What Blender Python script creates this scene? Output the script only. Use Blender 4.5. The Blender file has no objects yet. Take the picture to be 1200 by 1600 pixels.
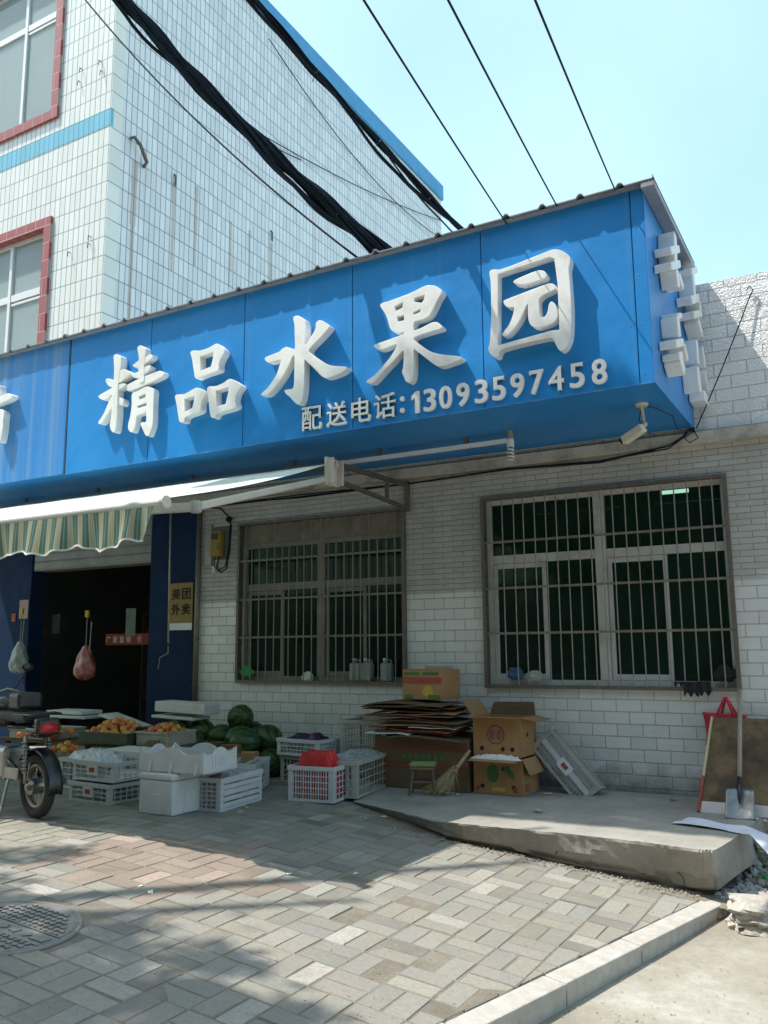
import bpy, math, random
from mathutils import Vector, Matrix
random.seed(11)
# ---------------------------------------------------------------- camera
scene = bpy.context.scene
YAW, PITCH, ROLL, F = -0.51610, 0.160780, -0.0080206, 1337.1
HC = 1.5
def _axes():
    cy, sy, cp, sp = math.cos(YAW), math.sin(YAW), math.cos(PITCH), math.sin(PITCH)
    w = Vector((sy*cp, cy*cp, sp)); r = Vector((cy, -sy, 0)); u = r.cross(w)
    cr, sr = math.cos(ROLL), math.sin(ROLL)
    return r*cr+u*sr, u*cr-r*sr, w
CR, CU, CW = _axes()
cam_d = bpy.data.cameras.new('camera'); cam = bpy.data.objects.new('camera', cam_d)
scene.collection.objects.link(cam); scene.camera = cam
cam.matrix_world = Matrix(((CR.x, CU.x, -CW.x, 0), (CR.y, CU.y, -CW.y, 0), (CR.z, CU.z, -CW.z, HC), (0, 0, 0, 1)))
cam_d.sensor_fit = 'VERTICAL'; cam_d.sensor_height = 36; cam_d.lens = 36*F/1600
cam_d.clip_start = .05; cam_d.clip_end = 800
# ---------------------------------------------------------------- light
SUN = Vector((-.195, -.100, .400)).normalized()      # towards the sun
elev = math.asin(SUN.z)
world = bpy.data.worlds.new('World'); scene.world = world; world.use_nodes = True
wn = world.node_tree.nodes; wl = world.node_tree.links
sky = wn.new('ShaderNodeTexSky'); sky.sky_type = 'NISHITA'; sky.sun_disc = False
sky.sun_elevation = elev; sky.sun_rotation = math.atan2(SUN.x, SUN.y)
sky.air_density = 1.3; sky.dust_density = 2.2; sky.ozone_density = 1.0
bg = wn['Background']; bg.inputs[1].default_value = .142
# thin bright haze veil over the blue, a little uneven
tc = wn.new('ShaderNodeTexCoord'); nz = wn.new('ShaderNodeTexNoise'); nz.inputs['Scale'].default_value = 2.2; nz.inputs['Detail'].default_value = 5
wl.new(tc.outputs['Generated'], nz.inputs['Vector'])
rp = wn.new('ShaderNodeValToRGB'); wl.new(nz.outputs['Fac'], rp.inputs[0]); rp.color_ramp.elements[0].position = .25; rp.color_ramp.elements[1].position = .75
rp.color_ramp.elements[0].color = (.75, 1.75, 2.2, 1); rp.color_ramp.elements[1].color = (1.9, 2.9, 2.9, 1)
ad = wn.new('ShaderNodeMix'); ad.data_type = 'RGBA'; ad.blend_type = 'ADD'; ad.inputs[0].default_value = 1
wl.new(sky.outputs[0], ad.inputs[6]); wl.new(rp.outputs[0], ad.inputs[7]); wl.new(ad.outputs[2], bg.inputs[0])
sl = bpy.data.lights.new('sun', 'SUN'); sl.energy = 4.6; sl.angle = math.radians(.53); sl.color = (1, .955, .88)
so = bpy.data.objects.new('sun', sl); scene.collection.objects.link(so)
so.rotation_euler = SUN.to_track_quat('Z', 'Y').to_euler(); so.location = (-6, -3, 14)
scene.view_settings.view_transform = 'Standard'; scene.view_settings.look = 'None'
scene.view_settings.exposure = .46; scene.view_settings.gamma = 1
scene.cycles.max_bounces = 6; scene.cycles.transparent_max_bounces = 12
# ---------------------------------------------------------------- helpers
C = scene.collection
V = Vector
def ray(x, y): return CR*(x-600) - CU*(y-800) + CW*F
CP = V((0, 0, HC))
def AY(x, y, Y): v = ray(x, y); return CP + v*(Y/v.y)
def AX(x, y, X): v = ray(x, y); return CP + v*(X/v.x)
def AZ(x, y, Z): v = ray(x, y); return CP + v*((Z-HC)/v.z)
def AP(x, y, p, n): v = ray(x, y); return CP + v*((p-CP).dot(n)/v.dot(n))
def gz(x, y):                # paving: level by the doorway, falling to the right
    t = min(x, .5)+4.5; return .15-.10*.5*(t+math.sqrt(t*t+.3))
def AG(x, y):
    v = ray(x, y); lo, hi = .0005, .05
    for _ in range(50):
        m_ = (lo+hi)/2; p = CP+v*m_
        if p.z > gz(p.x, p.y): lo = m_
        else: hi = m_
    return CP+v*lo
K0 = AG(750, 1572); K0.z = 0; KD = AG(1098, 1407); KD.z = 0; KD = (KD-K0).normalized(); KN = V((-KD.y, KD.x, 0))  # kerb line; KN towards the shop
class MB:
    def __init__(s): s.v = []; s.f = []; s.m = []; s.c = []; s.mi = 0; s.col = 1.0
    def add(s, vs, fs):
        o = len(s.v); s.v += [V(v) for v in vs]
        for f in fs: s.f.append([i+o for i in f]); s.m.append(s.mi); s.c.append(s.col)
        return s
    def box(s, c, d, R=None):
        x, y, z = d[0]/2, d[1]/2, d[2]/2
        vs = [V(p) for p in ((-x,-y,-z),(x,-y,-z),(x,y,-z),(-x,y,-z),(-x,-y,z),(x,-y,z),(x,y,z),(-x,y,z))]
        if R: vs = [R@v for v in vs]
        c = V(c)
        return s.add([v+c for v in vs], [(0,3,2,1),(4,5,6,7),(0,1,5,4),(1,2,6,5),(2,3,7,6),(3,0,4,7)])
    def b2(s, a, b):
        a = V(a); b = V(b); return s.box((a+b)/2, [abs(b[i]-a[i]) for i in range(3)])
    def bar(s, a, b, w, h=None, up=V((0,0,1))):
        a = V(a); b = V(b); h = h or w; d = (b-a); L = d.length; d.normalize()
        if abs(d.dot(up)) > .98: up = V((0,1,0))
        x = d.cross(up).normalized(); z = x.cross(d)
        return s.box((a+b)/2, (w, L, h), Matrix((x, d, z)).transposed())
    def tube(s, path, r, n=8, cap=True):
        P = [V(p) for p in path]; rs = r if isinstance(r, (list, tuple)) else [r]*len(P)
        vs = []; ref = None
        for i, p in enumerate(P):
            d = (P[min(i+1, len(P)-1)]-P[max(i-1, 0)]).normalized()
            if ref is None:
                ref = d.orthogonal().normalized()
            a = (ref-d*ref.dot(d)).normalized(); ref = a; b = d.cross(a)
            for k in range(n):
                t = 2*math.pi*k/n; vs.append(p+(a*math.cos(t)+b*math.sin(t))*rs[i])
        fs = []
        for i in range(len(P)-1):
            for k in range(n): fs.append((i*n+k, i*n+(k+1)%n, (i+1)*n+(k+1)%n, (i+1)*n+k))
        if cap: fs += [tuple(range(n))[::-1], tuple(range((len(P)-1)*n, len(P)*n))]
        return s.add(vs, fs)
    def torus(s, c, axis, R, r, n=28, m=8, sq=1):
        c = V(c); ax = V(axis).normalized(); a = ax.orthogonal().normalized(); b = ax.cross(a); vs = []; fs = []
        for i in range(n):
            t = 2*math.pi*i/n; d = a*math.cos(t)+b*math.sin(t)
            for j in range(m):
                u = 2*math.pi*j/m; vs.append(c+d*(R+r*math.cos(u))+ax*r*sq*math.sin(u))
        for i in range(n):
            for j in range(m): fs.append((i*m+j, i*m+(j+1)%m, ((i+1)%n)*m+(j+1)%m, ((i+1)%n)*m+j))
        return s.add(vs, fs)
    def ball(s, c, r, n=12, m=8, sc=(1,1,1), R=None, jit=0):
        c = V(c); vs = []; fs = []
        for i in range(m+1):
            ph = math.pi*i/m
            for j in range(n):
                t = 2*math.pi*j/n; p = V((math.sin(ph)*math.cos(t)*sc[0], math.sin(ph)*math.sin(t)*sc[1], math.cos(ph)*sc[2]))*r
                if jit and 0 < i < m: p *= 1+random.uniform(-jit, jit)
                if R: p = R@p
                vs.append(c+p)
        for i in range(m):
            for j in range(n): fs.append((i*n+j, (i+1)*n+j, (i+1)*n+(j+1)%n, i*n+(j+1)%n))
        return s.add(vs, fs)
    def prism(s, pts, d):
        pts = [V(p) for p in pts]; d = V(d); n = len(pts)
        fs = [tuple(range(n)), tuple(range(2*n-1, n-1, -1))]+[(i, i+n, (i+1)%n+n, (i+1)%n) for i in range(n)]
        return s.add(pts+[p+d for p in pts], fs)
    def grid(s, fn, nu, nv, th=0):
        vs = [V(fn(i/nu, j/nv)) for j in range(nv+1) for i in range(nu+1)]
        return s.add(vs, [(j*(nu+1)+i, j*(nu+1)+i+1, (j+1)*(nu+1)+i+1, (j+1)*(nu+1)+i) for j in range(nv) for i in range(nu)])
    def build(s, name, mat, parent=None, world=False, smooth=False, bevel=0, solid=0, kind=None, seg=1, loc=None):
        me = bpy.data.meshes.new(name)
        vs = s.v
        if world and parent is not None:
            o = parent.matrix_basis.translation.copy()
            pp = parent.parent
            while pp is not None: o += pp.matrix_basis.translation; pp = pp.parent
            vs = [v-o for v in vs]
        if loc is not None: vs = [v-V(loc) for v in vs]
        me.from_pydata([tuple(v) for v in vs], [], s.f)
        mats = mat if isinstance(mat, (list, tuple)) else [mat]
        for m in mats: me.materials.append(m)
        for p, mi in zip(me.polygons, s.m): p.material_index = mi; p.use_smooth = smooth
        if any(c != 1.0 for c in s.c):
            at = me.attributes.new('tint', 'FLOAT_COLOR', 'FACE')
            for i, c in enumerate(s.c):
                at.data[i].color = (c, c, c, 1) if not isinstance(c, tuple) else (c[0], c[1], c[2], 1)
        me.validate(); me.update()
        ob = bpy.data.objects.new(name, me); C.objects.link(ob)
        if parent is not None: ob.parent = parent
        if loc is not None: ob.location = loc
        if bevel:
            b = ob.modifiers.new('bevel', 'BEVEL'); b.width = bevel; b.segments = seg; b.limit_method = 'ANGLE'; b.angle_limit = math.radians(40)
        if solid:
            b = ob.modifiers.new('solid', 'SOLIDIFY'); b.thickness = solid; b.offset = 0
        if kind: ob['kind'] = kind
        return ob
def thing(name, label, cat, loc=(0,0,0), rz=0, group=None, rot=None):
    o = bpy.data.objects.new(name, None); C.objects.link(o); o.empty_display_size = .1
    o.location = loc; o.rotation_euler = rot if rot else (0, 0, rz)
    return tag(o, label, cat, group)
def tag(o, label, cat, group=None):
    o['label'] = label; o['category'] = cat
    if group: o['group'] = group
    return o
def dup(root, loc, rot=None, label=None, scale=None):
    r = root.copy(); C.objects.link(r); r.location = loc
    if rot is not None: r.rotation_euler = rot
    if label: r['label'] = label
    if scale: r.scale = scale
    def rec(a, b):
        for ch in a.children:
            c = ch.copy(); C.objects.link(c); c.parent = b; rec(ch, c)
    rec(root, r)
    return r
# ---------------------------------------------------------------- materials
def nd(nt, t, **k):
    n = nt.nodes.new(t)
    for a, b in k.items(): setattr(n, a, b)
    return n
def newmat(name):
    m = bpy.data.materials.new(name); m.use_nodes = True; nt = m.node_tree
    return m, nt, nt.nodes['Principled BSDF'], nt.links
def ramp(nt, fac, stops):
    r = nd(nt, 'ShaderNodeValToRGB'); nt.links.new(fac, r.inputs[0]); e = r.color_ramp.elements
    while len(e) < len(stops): e.new(.5)
    for i, (p, c) in enumerate(stops):
        e[i].position = p; e[i].color = (c[0], c[1], c[2], 1) if isinstance(c, (tuple, list)) else (c, c, c, 1)
    return r.outputs[0]
def mixc(nt, fac, a, b, mode='MIX'):
    n = nd(nt, 'ShaderNodeMix', data_type='RGBA', blend_type=mode)
    for i, x in ((0, fac), (6, a), (7, b)):
        if isinstance(x, (int, float)): n.inputs[i].default_value = x
        elif isinstance(x, tuple): n.inputs[i].default_value = (*x, 1)
        else: nt.links.new(x, n.inputs[i])
    return n.outputs[2]
def noise(nt, co, scale, detail=4, rough=.6, stretch=None):
    if stretch:
        mp = nd(nt, 'ShaderNodeMapping'); nt.links.new(co, mp.inputs[0]); mp.inputs['Scale'].default_value = stretch; co = mp.outputs[0]
    n = nd(nt, 'ShaderNodeTexNoise'); nt.links.new(co, n.inputs['Vector']); n.inputs['Scale'].default_value = scale
    n.inputs['Detail'].default_value = detail; n.inputs['Roughness'].default_value = rough
    return n.outputs['Fac']
def mth(nt, op, a, b=0.0, c=None):
    n = nd(nt, 'ShaderNodeMath', operation=op)
    for i, x in enumerate((a, b, c)):
        if x is None: continue
        if isinstance(x, (int, float)): n.inputs[i].default_value = x
        else: nt.links.new(x, n.inputs[i])
    return n.outputs[0]
def bumpn(nt, h, bsdf, strength=.4, dist=.01):
    b = nd(nt, 'ShaderNodeBump'); b.inputs['Strength'].default_value = strength; b.inputs['Distance'].default_value = dist
    nt.links.new(h, b.inputs['Height']); nt.links.new(b.outputs[0], bsdf.inputs['Normal'])
def coords(nt, kind='Object'): return nd(nt, 'ShaderNodeTexCoord').outputs[kind]
def mat(name, col, rough=.6, var=.18, scale=6, metal=0, dirt=None, dirtamt=.4, bump=0, bscale=40, trans=0, spec=None, stretch=None, alpha=None):
    m, nt, b, L = newmat(name); co = coords(nt)
    n = noise(nt, co, scale, 5, .62, stretch)
    lo = tuple(c*(1-var) for c in col); hi = tuple(min(1, c*(1+var)) for c in col)
    c = ramp(nt, n, [(.3, lo), (.7, hi)])
    if dirt:
        n2 = noise(nt, co, scale*.45+1.3, 6, .7, stretch)
        c = mixc(nt, mth(nt, 'MULTIPLY', ramp(nt, n2, [(.48, 0), (.72, 1)]), dirtamt), c, dirt)
    L.new(c, b.inputs['Base Color']); b.inputs['Metallic'].default_value = metal
    r = ramp(nt, noise(nt, co, scale*2.2, 3), [(.3, max(0, rough-.1)), (.7, min(1, rough+.12))]); L.new(r, b.inputs['Roughness'])
    if bump: bumpn(nt, noise(nt, co, bscale, 5), b, bump, .01)
    if spec is not None: b.inputs['Specular IOR Level'].default_value = spec
    if trans:
        t = nd(nt, 'ShaderNodeBsdfTranslucent'); L.new(c, t.inputs[0]); mx = nd(nt, 'ShaderNodeMixShader'); mx.inputs[0].default_value = trans
        L.new(b.outputs[0], mx.inputs[1]); L.new(t.outputs[0], mx.inputs[2]); L.new(mx.outputs[0], nt.nodes['Material Output'].inputs[0])
    if alpha is not None:
        t = nd(nt, 'ShaderNodeBsdfTransparent'); mx = nd(nt, 'ShaderNodeMixShader'); mx.inputs[0].default_value = alpha
        L.new(t.outputs[0], mx.inputs[1]); L.new(b.outputs[0], mx.inputs[2]); L.new(mx.outputs[0], nt.nodes['Material Output'].inputs[0])
    return m
def plane_uv(nt, ax, off=(0, 0)):
    s = nd(nt, 'ShaderNodeSeparateXYZ'); nt.links.new(coords(nt), s.inputs[0])
    c = nd(nt, 'ShaderNodeCombineXYZ')
    nt.links.new(mth(nt, 'ADD', s.outputs[ax], off[0]+200), c.inputs[0]); nt.links.new(mth(nt, 'ADD', s.outputs[2], off[1]), c.inputs[1])
    return c.outputs[0]
def tilemat(name, ax, bw, rh, offset, col, mortar, ms, rough=.35, relief=0, grime=(.3,.26,.2), gamt=.3, off=(0,0), tvar=.06, wave=False, rust=0, zdirt=None, chips=0):
    m, nt, b, L = newmat(name); uv = plane_uv(nt, ax, off); co = coords(nt)
    br = nd(nt, 'ShaderNodeTexBrick'); L.new(uv, br.inputs['Vector']); br.offset = offset; br.offset_frequency = 2; br.squash = 1
    br.inputs['Scale'].default_value = 1; br.inputs['Brick Width'].default_value = bw; br.inputs['Row Height'].default_value = rh
    br.inputs['Mortar Size'].default_value = ms; br.inputs['Mortar Smooth'].default_value = .25; br.inputs['Bias'].default_value = 0
    br.inputs['Color1'].default_value = (*[c*(1-tvar) for c in col], 1); br.inputs['Color2'].default_value = (*[min(1, c*(1+tvar)) for c in col], 1)
    br.inputs['Mortar'].default_value = (*mortar, 1)
    c = br.outputs['Color']
    g = ramp(nt, noise(nt, co, .9, 8, .7), [(.42, 0), (.75, 1)])
    g2 = ramp(nt, noise(nt, co, 3.2, 6, .75, (1, 1, .35)), [(.5, 0), (.8, 1)])
    c = mixc(nt, mth(nt, 'MULTIPLY', mth(nt, 'MAXIMUM', g, g2), gamt), c, grime)
    if rust:
        r1 = noise(nt, co, 2.0, 6, .6, (2.5, 2.5, .12)); r1 = ramp(nt, r1, [(.6, 0), (.78, 1)])
        c = mixc(nt, mth(nt, 'MULTIPLY', r1, rust), c, (.42, .25, .1))
    if chips:
        ch = ramp(nt, noise(nt, co, 9, 6, .8), [(.66, 0), (.70, 1)])
        c = mixc(nt, mth(nt, 'MULTIPLY', ch, chips), c, (.1, .075, .05))
    if zdirt:
        s = nd(nt, 'ShaderNodeSeparateXYZ'); L.new(co, s.inputs[0])
        zz = nd(nt, 'ShaderNodeMapRange'); L.new(mth(nt, 'ADD', s.outputs[2], mth(nt, 'MULTIPLY', noise(nt, co, 5, 5), .5)), zz.inputs[0])
        zz.inputs[1].default_value = zdirt[0]+.25; zz.inputs[2].default_value = zdirt[1]+.25; zz.inputs[3].default_value = .75; zz.inputs[4].default_value = 0
        c = mixc(nt, zz.outputs[0], c, (.13, .11, .085))
    L.new(c, b.inputs['Base Color'])
    L.new(ramp(nt, br.outputs['Fac'], [(0, rough), (1, .9)]), b.inputs['Roughness'])
    h = mth(nt, 'MULTIPLY', br.outputs['Fac'], -1.0)
    if relief:
        st = nd(nt, 'ShaderNodeMapping'); L.new(uv, st.inputs[0]); st.inputs['Scale'].default_value = (1, 1.6, 1)
        nn = noise(nt, st.outputs[0], 18, 4, .55)
        if wave:
            w = nd(nt, 'ShaderNodeTexWave', wave_type='BANDS', bands_direction='Y', wave_profile='SIN'); L.new(uv, w.inputs[0])
            w.inputs['Scale'].default_value = .314/(rh); w.inputs['Distortion'].default_value = 9; w.inputs['Detail'].default_value = 2; w.inputs['Detail Scale'].default_value = 14
            nn = mth(nt, 'ADD', mth(nt, 'MULTIPLY', w.outputs['Fac'], .6), mth(nt, 'MULTIPLY', nn, .7))
        h = mth(nt, 'ADD', h, mth(nt, 'MULTIPLY', nn, relief))
    bumpn(nt, h, b, .9, .010)
    return m
# ================================================================ SETTING
M = {}
D = 8.55          # facade plane
SY = 6.773        # sign face plane
XR = -1.36        # right end of the sign
# ---- ground
def ground_mat(name, c1, c2, c3, s=3, b=.5, bs=30):
    m, nt, bb, L = newmat(name); co = coords(nt)
    c = ramp(nt, noise(nt, co, s, 8, .65), [(.3, c1), (.5, c2), (.72, c3)])
    c = mixc(nt, mth(nt, 'MULTIPLY', ramp(nt, noise(nt, co, s*12, 4, .7), [(.3, 0), (.8, 1)]), .35), c, tuple(x*.55 for x in c1))
    L.new(c, bb.inputs['Base Color']); bb.inputs['Roughness'].default_value = .9
    bumpn(nt, mth(nt, 'ADD', noise(nt, co, bs, 8, .7), mth(nt, 'MULTIPLY', noise(nt, co, s*1.5, 3), 1.5)), bb, b, .03)
    return m
M['dirt'] = ground_mat('bare_concrete_dirt', (.24, .215, .17), (.34, .31, .25), (.55, .54, .50), 1.1, .5, 25)
M['sand'] = ground_mat('sandy_bed', (.16, .14, .105), (.23, .20, .155), (.30, .27, .21), 4, .6, 60)
M['conc'] = ground_mat('platform_concrete', (.25, .235, .205), (.33, .315, .28), (.43, .41, .37), 1.6, .25, 40)
mb = MB()
mb.grid(lambda u, v: (-60+120*u, -60+150*v, -.268+.010*math.sin(u*190)*math.cos(v*170)), 160, 160)
mb.build('street_ground', M['dirt'], kind='structure', smooth=True)
# sand bed below the pavers (a sheet from the kerb towards the building)
def kpt(s, t, z=0): p = K0+KD*s+KN*t; return V((p.x, p.y, z))
mb = MB()
mb.grid(lambda u, v: (lambda p: (p.x, p.y, gz(p.x, p.y)+.0008))(kpt(-9+18*v, .02+22*u)), 160, 90)
mb.build('pavement_bed', M['sand'], kind='structure', smooth=True)
# pavers in basket weave, laid along the kerb
def clip(poly, p, n):
    out = []
    for i in range(len(poly)):
        a, b = poly[i], poly[(i+1) % len(poly)]; da = (a-p).dot(n); db = (b-p).dot(n)
        if da >= 0: out.append(a)
        if (da >= 0) != (db >= 0): out.append(a+(b-a)*(da/(da-db)))
    return out
m, nt, bb, L = newmat('paver'); co = coords(nt); at = nd(nt, 'ShaderNodeAttribute', attribute_name='tint')
c = mixc(nt, 1.0, (.255, .245, .215), at.outputs['Color'], 'MULTIPLY')
c = mixc(nt, ramp(nt, noise(nt, co, 2.6, 6, .7), [(.42, 0), (.7, .45)]), c, (.33, .27, .20))
c = mixc(nt, ramp(nt, noise(nt, co, 45, 4, .8), [(.35, .4), (.6, 0)]), c, (.13, .125, .11))
c = mixc(nt, ramp(nt, noise(nt, co, 14, 6, .8), [(.64, 0), (.7, .4)]), c, (.48, .44, .36))
L.new(c, bb.inputs['Base Color']); bb.inputs['Roughness'].default_value = .85
bumpn(nt, noise(nt, co, 90, 6, .75), bb, .35, .008); M['paver'] = m
mb = MB(); MOD = .262; E1 = V((1, 0, 0)); E2 = V((0, 1, 0)); O = AG(505, 1468); O.z = 0
def foot(x):      # line where the paving stops at the platform
    P_ = [(-4.75, 8.6), (-4.66, 7.42), (-4.3, 7.08), (-3.95, 6.90), (-3.31, 6.56), (1, 6.50)]
    for a, b in zip(P_[:-1], P_[1:]):
        if a[0] <= x <= b[0]: return a[1]+(b[1]-a[1])*(x-a[0])/(b[0]-a[0])
    return 9
MHC = V((-4.08, 3.14, 0)); MHR = .39
for i in range(-38, 9):
    for j in range(-16, 17):
        for k in (0, 1):
            if (i+j) % 2: r = (i*MOD, j*MOD+k*MOD/2, MOD, MOD/2)
            else: r = (i*MOD+k*MOD/2, j*MOD, MOD/2, MOD)
            g = .0028+random.random()*.002
            q = [(r[0]+g, r[1]+g), (r[0]+r[2]-g, r[1]+g), (r[0]+r[2]-g, r[1]+r[3]-g), (r[0]+g, r[1]+r[3]-g)]
            th = random.gauss(0, .006); off = V((random.gauss(0, .0015), random.gauss(0, .0015), 0))
            q = [O+E1*a+E2*b+off for a, b in q]; ce = sum(q, V())/4
            q = [ce+Matrix.Rotation(th, 3, 'Z')@(p-ce) for p in q]
            if ce.y < .2 or ce.y > 8.4 or ce.x < -12.5: continue
            if (ce-MHC).length < MHR+.02: continue
            # stop in front of the platform
            if ce.y > foot(ce.x)-.13: continue
            q = clip(q, K0+KN*.012, KN)
            q = clip(q, V((0, 8.5, 0)), V((0, -1, 0)))
            if len(q) < 3: continue
            ce = sum(q, V())/len(q)
            dz = random.gauss(0, .0018); tx = random.gauss(0, .004); ty = random.gauss(0, .004)
            def H(p, ins, e): return V((p.x, p.y, gz(p.x, p.y)+.004+dz+(p.x-ce.x)*tx+(p.y-ce.y)*ty-e))
            bot = [V((p.x, p.y, gz(p.x, p.y)-.04)) for p in q]
            mid = [H(p, 0, .006) for p in q]
            top = [H(p+(ce-p).normalized()*.007, 0, 0) for p in q]
            n = len(q); t = random.gauss(.97, .075)
            if random.random() < .07: t *= 1.35
            if random.random() < .12: t *= .75
            cc = (t*random.uniform(.97, 1.03), t, t*random.uniform(.94, 1.04))
            if (V((ce.x+4.25, (ce.y-4.55)*1.2, 0))).length < .62+random.random()*.35: cc = (t*1.06, t*.84, t*.78)
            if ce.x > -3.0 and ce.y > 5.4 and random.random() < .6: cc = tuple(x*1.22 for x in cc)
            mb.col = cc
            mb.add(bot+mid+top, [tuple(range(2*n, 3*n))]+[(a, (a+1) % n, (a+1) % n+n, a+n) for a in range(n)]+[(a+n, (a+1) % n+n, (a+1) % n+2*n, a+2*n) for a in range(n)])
mb.build('pavement', M['paver'], kind='structure')
# kerb stones
M['kerb'] = mat('granite_kerb', (.44, .41, .37), .75, .16, 14, dirt=(.34, .27, .2), dirtamt=.5, bump=.5, bscale=90)
mb = MB(); s_k = -6.0
def kz(p, dz=0): return V((p.x, p.y, gz(p.x, p.y)+dz))
while s_k < 2.62:
    L_ = min(.82, 2.64-s_k); e = .004; h_ = random.gauss(0, .002); o_ = random.gauss(0, .003)
    q = [kpt(s_k+e, .008+o_), kpt(s_k+L_-e, .008+o_), kpt(s_k+L_-e, -.122+o_), kpt(s_k+e, -.122+o_)]
    mb.prism([kz(p, -.2) for p in q], (0, 0, .2+h_)); s_k += L_
mb.build('kerb', M['kerb'], kind='structure', bevel=.008, seg=2)
mb = MB()   # rough concrete fillet past the last kerb stone
pts = [kpt(2.645, .02), kpt(2.645, -.11), kpt(3.0, -.15), V((-.72, 7.1, 0)), V((-.95, 7.1, 0)), V((-1.3, 6.78, 0))]
mb.prism([V((p.x, p.y, -.40)) for p in pts], (0, 0, .19)); mb.build('kerb_footing', M['conc'], kind='structure', bevel=.02, seg=2)
# concrete platform with a broken, cracked front
def jag(a, b, n, amp):
    return [a+(b-a)*(i/n)+V((random.uniform(-amp, amp), random.uniform(-amp, amp), 0)) for i in range(n)]
PT = .155
top_edge = [V((-4.75, 8.54, PT-.012)), V((-4.72, 7.6, .150)), V((-4.3, 6.98, .132)), AZ(692, 1284, PT), AZ(760, 1291, PT), AZ(880, 1302, PT), AZ(1000, 1315, PT), AZ(1090, 1327, PT), AZ(1118, 1328, PT), AZ(1143, 1313, PT), AZ(1172, 1290, PT), V((-.86, 8.54, PT))]
be = [V((p.x, 6.50, gz(p.x, 0)-.05)) for p in top_edge[3:7]]+[AY(1085, 1392, 6.52), AY(1119, 1392, 6.48), AY(1144, 1372, 6.70), AY(1172, 1352, 7.15)]
bot_edge = [V((-4.75, 8.54, .05)), V((-4.74, 7.5, .05)), V((-4.32, 7.12, .04))]+be+[V((-.84, 8.54, -.4))]
N = 14; T = []; B = []
for i in range(len(top_edge)-1):
    for k in range(N if 2 <= i < 8 else 5):
        n_ = N if 2 <= i < 8 else 5
        t = k/n_; a = top_edge[i].lerp(top_edge[i+1], t); b = bot_edge[i].lerp(bot_edge[i+1], t)
        j = .010 if 2 <= i < 9 else .003
        T.append(a+V((0, random.gauss(0, j*.35), random.gauss(0, j*.12)))); B.append(b)
T.append(top_edge[-1]); B.append(bot_edge[-1])
mb = MB(); n = len(T)
IN = [V((p.x*.985-.04, min(8.54, p.y+.06), PT)) for p in T]
rows = [T]
from mathutils import noise as mnz
LV = (.06, .15, .28, .42, .56, .68, .76, .84, .92, 1)
for lv in LV:
    rr_ = []
    for a, b in zip(T, B):
        p = a.lerp(b, lv); d_ = mnz.noise(V((p.x*2.2, lv*1.4, 3)))*.025+mnz.noise(V((p.x*8, lv*6, 9)))*.010+mnz.noise(V((p.x*25, lv*14, 1)))*.004
        edge_ = .66+.12*mnz.noise(V((p.x*3, 0, 7)))
        if lv > edge_: d_ += .035+.015*mnz.noise(V((p.x*12, lv*20, 2)))
        if lv < .1: d_ -= .004
        rr_.append(p+V((d_*.3 if p.x > -1.2 else 0, d_ if p.x > -3.6 else d_*.3, 0)))
    rows.append(rr_)
vs = sum(rows, []); fs = []
for r_ in range(len(LV)):
    for i in range(n-1): fs.append((r_*n+i, (r_+1)*n+i, (r_+1)*n+i+1, r_*n+i+1))
mb.add(vs, fs)
vs = T+[V((p.x, 8.54, PT)) for p in T]
mb.add(T, [tuple(range(n))])
m = ground_mat('platform_front', (.20, .19, .165), (.27, .255, .225), (.35, .33, .29), 2.4, .5, 22)
pl = mb.build('platform', M['conc'], kind='structure')
# chipped lighter slab patch standing proud of the platform's right front
mb = MB(); fy = lambda x, y, d=0: AY(x, y, 6.475+d)
q0 = [fy(1024, 1330), fy(1070, 1334), fy(1112, 1338), fy(1115, 1360, .02), fy(1117, 1386, .04), fy(1085, 1387, .06), fy(1052, 1380, .07), fy(1046, 1368, .06), fy(1022, 1348, .03)]
mb.prism([p+V((0, -.035, 0)) for p in q0], (0, .12, 0)); mb.build('platform_patch', mat('patch_render', (.31, .295, .26), .9, .12, 7, bump=.3, bscale=50), kind='structure', bevel=.012, seg=2)
# soil strip along the platform foot
mb = MB()
mb.grid(lambda u, v: (lambda x: (x, foot(x)-.19+.24*v, gz(x, 0)-.006+.022*v+.006*math.sin(x*47)*math.sin(v*5)+.006*v*math.sin(x*19)))(-4.6+3.6*u), 200, 6)
mb.build('soil_strip', M['sand'], kind='structure', smooth=True)
# crack lines and chips on the platform face
mb = MB()
for L_c in (((1046, 1345), (1052, 1356), (1062, 1366), (1068, 1372), (1070, 1386)), ((858, 1312), (866, 1320), (872, 1326), (868, 1336)), ((820, 1332), (850, 1340), (905, 1352), (960, 1360), (1010, 1366))):
    pts = [AY(x, y, 6.455) for x, y in L_c]; mb.tube(pts, .004, 4)
mb.build('platform_crack', mat('crack_dark', (.06, .05, .04), .9), kind='structure')
# floor of the shop and under the boxes left of the platform
mb = MB(); mb.b2((-13, 8.45, .0), (-7.0, 13, .172)); mb.build('shop_floor', M['conc'], kind='structure')

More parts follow.
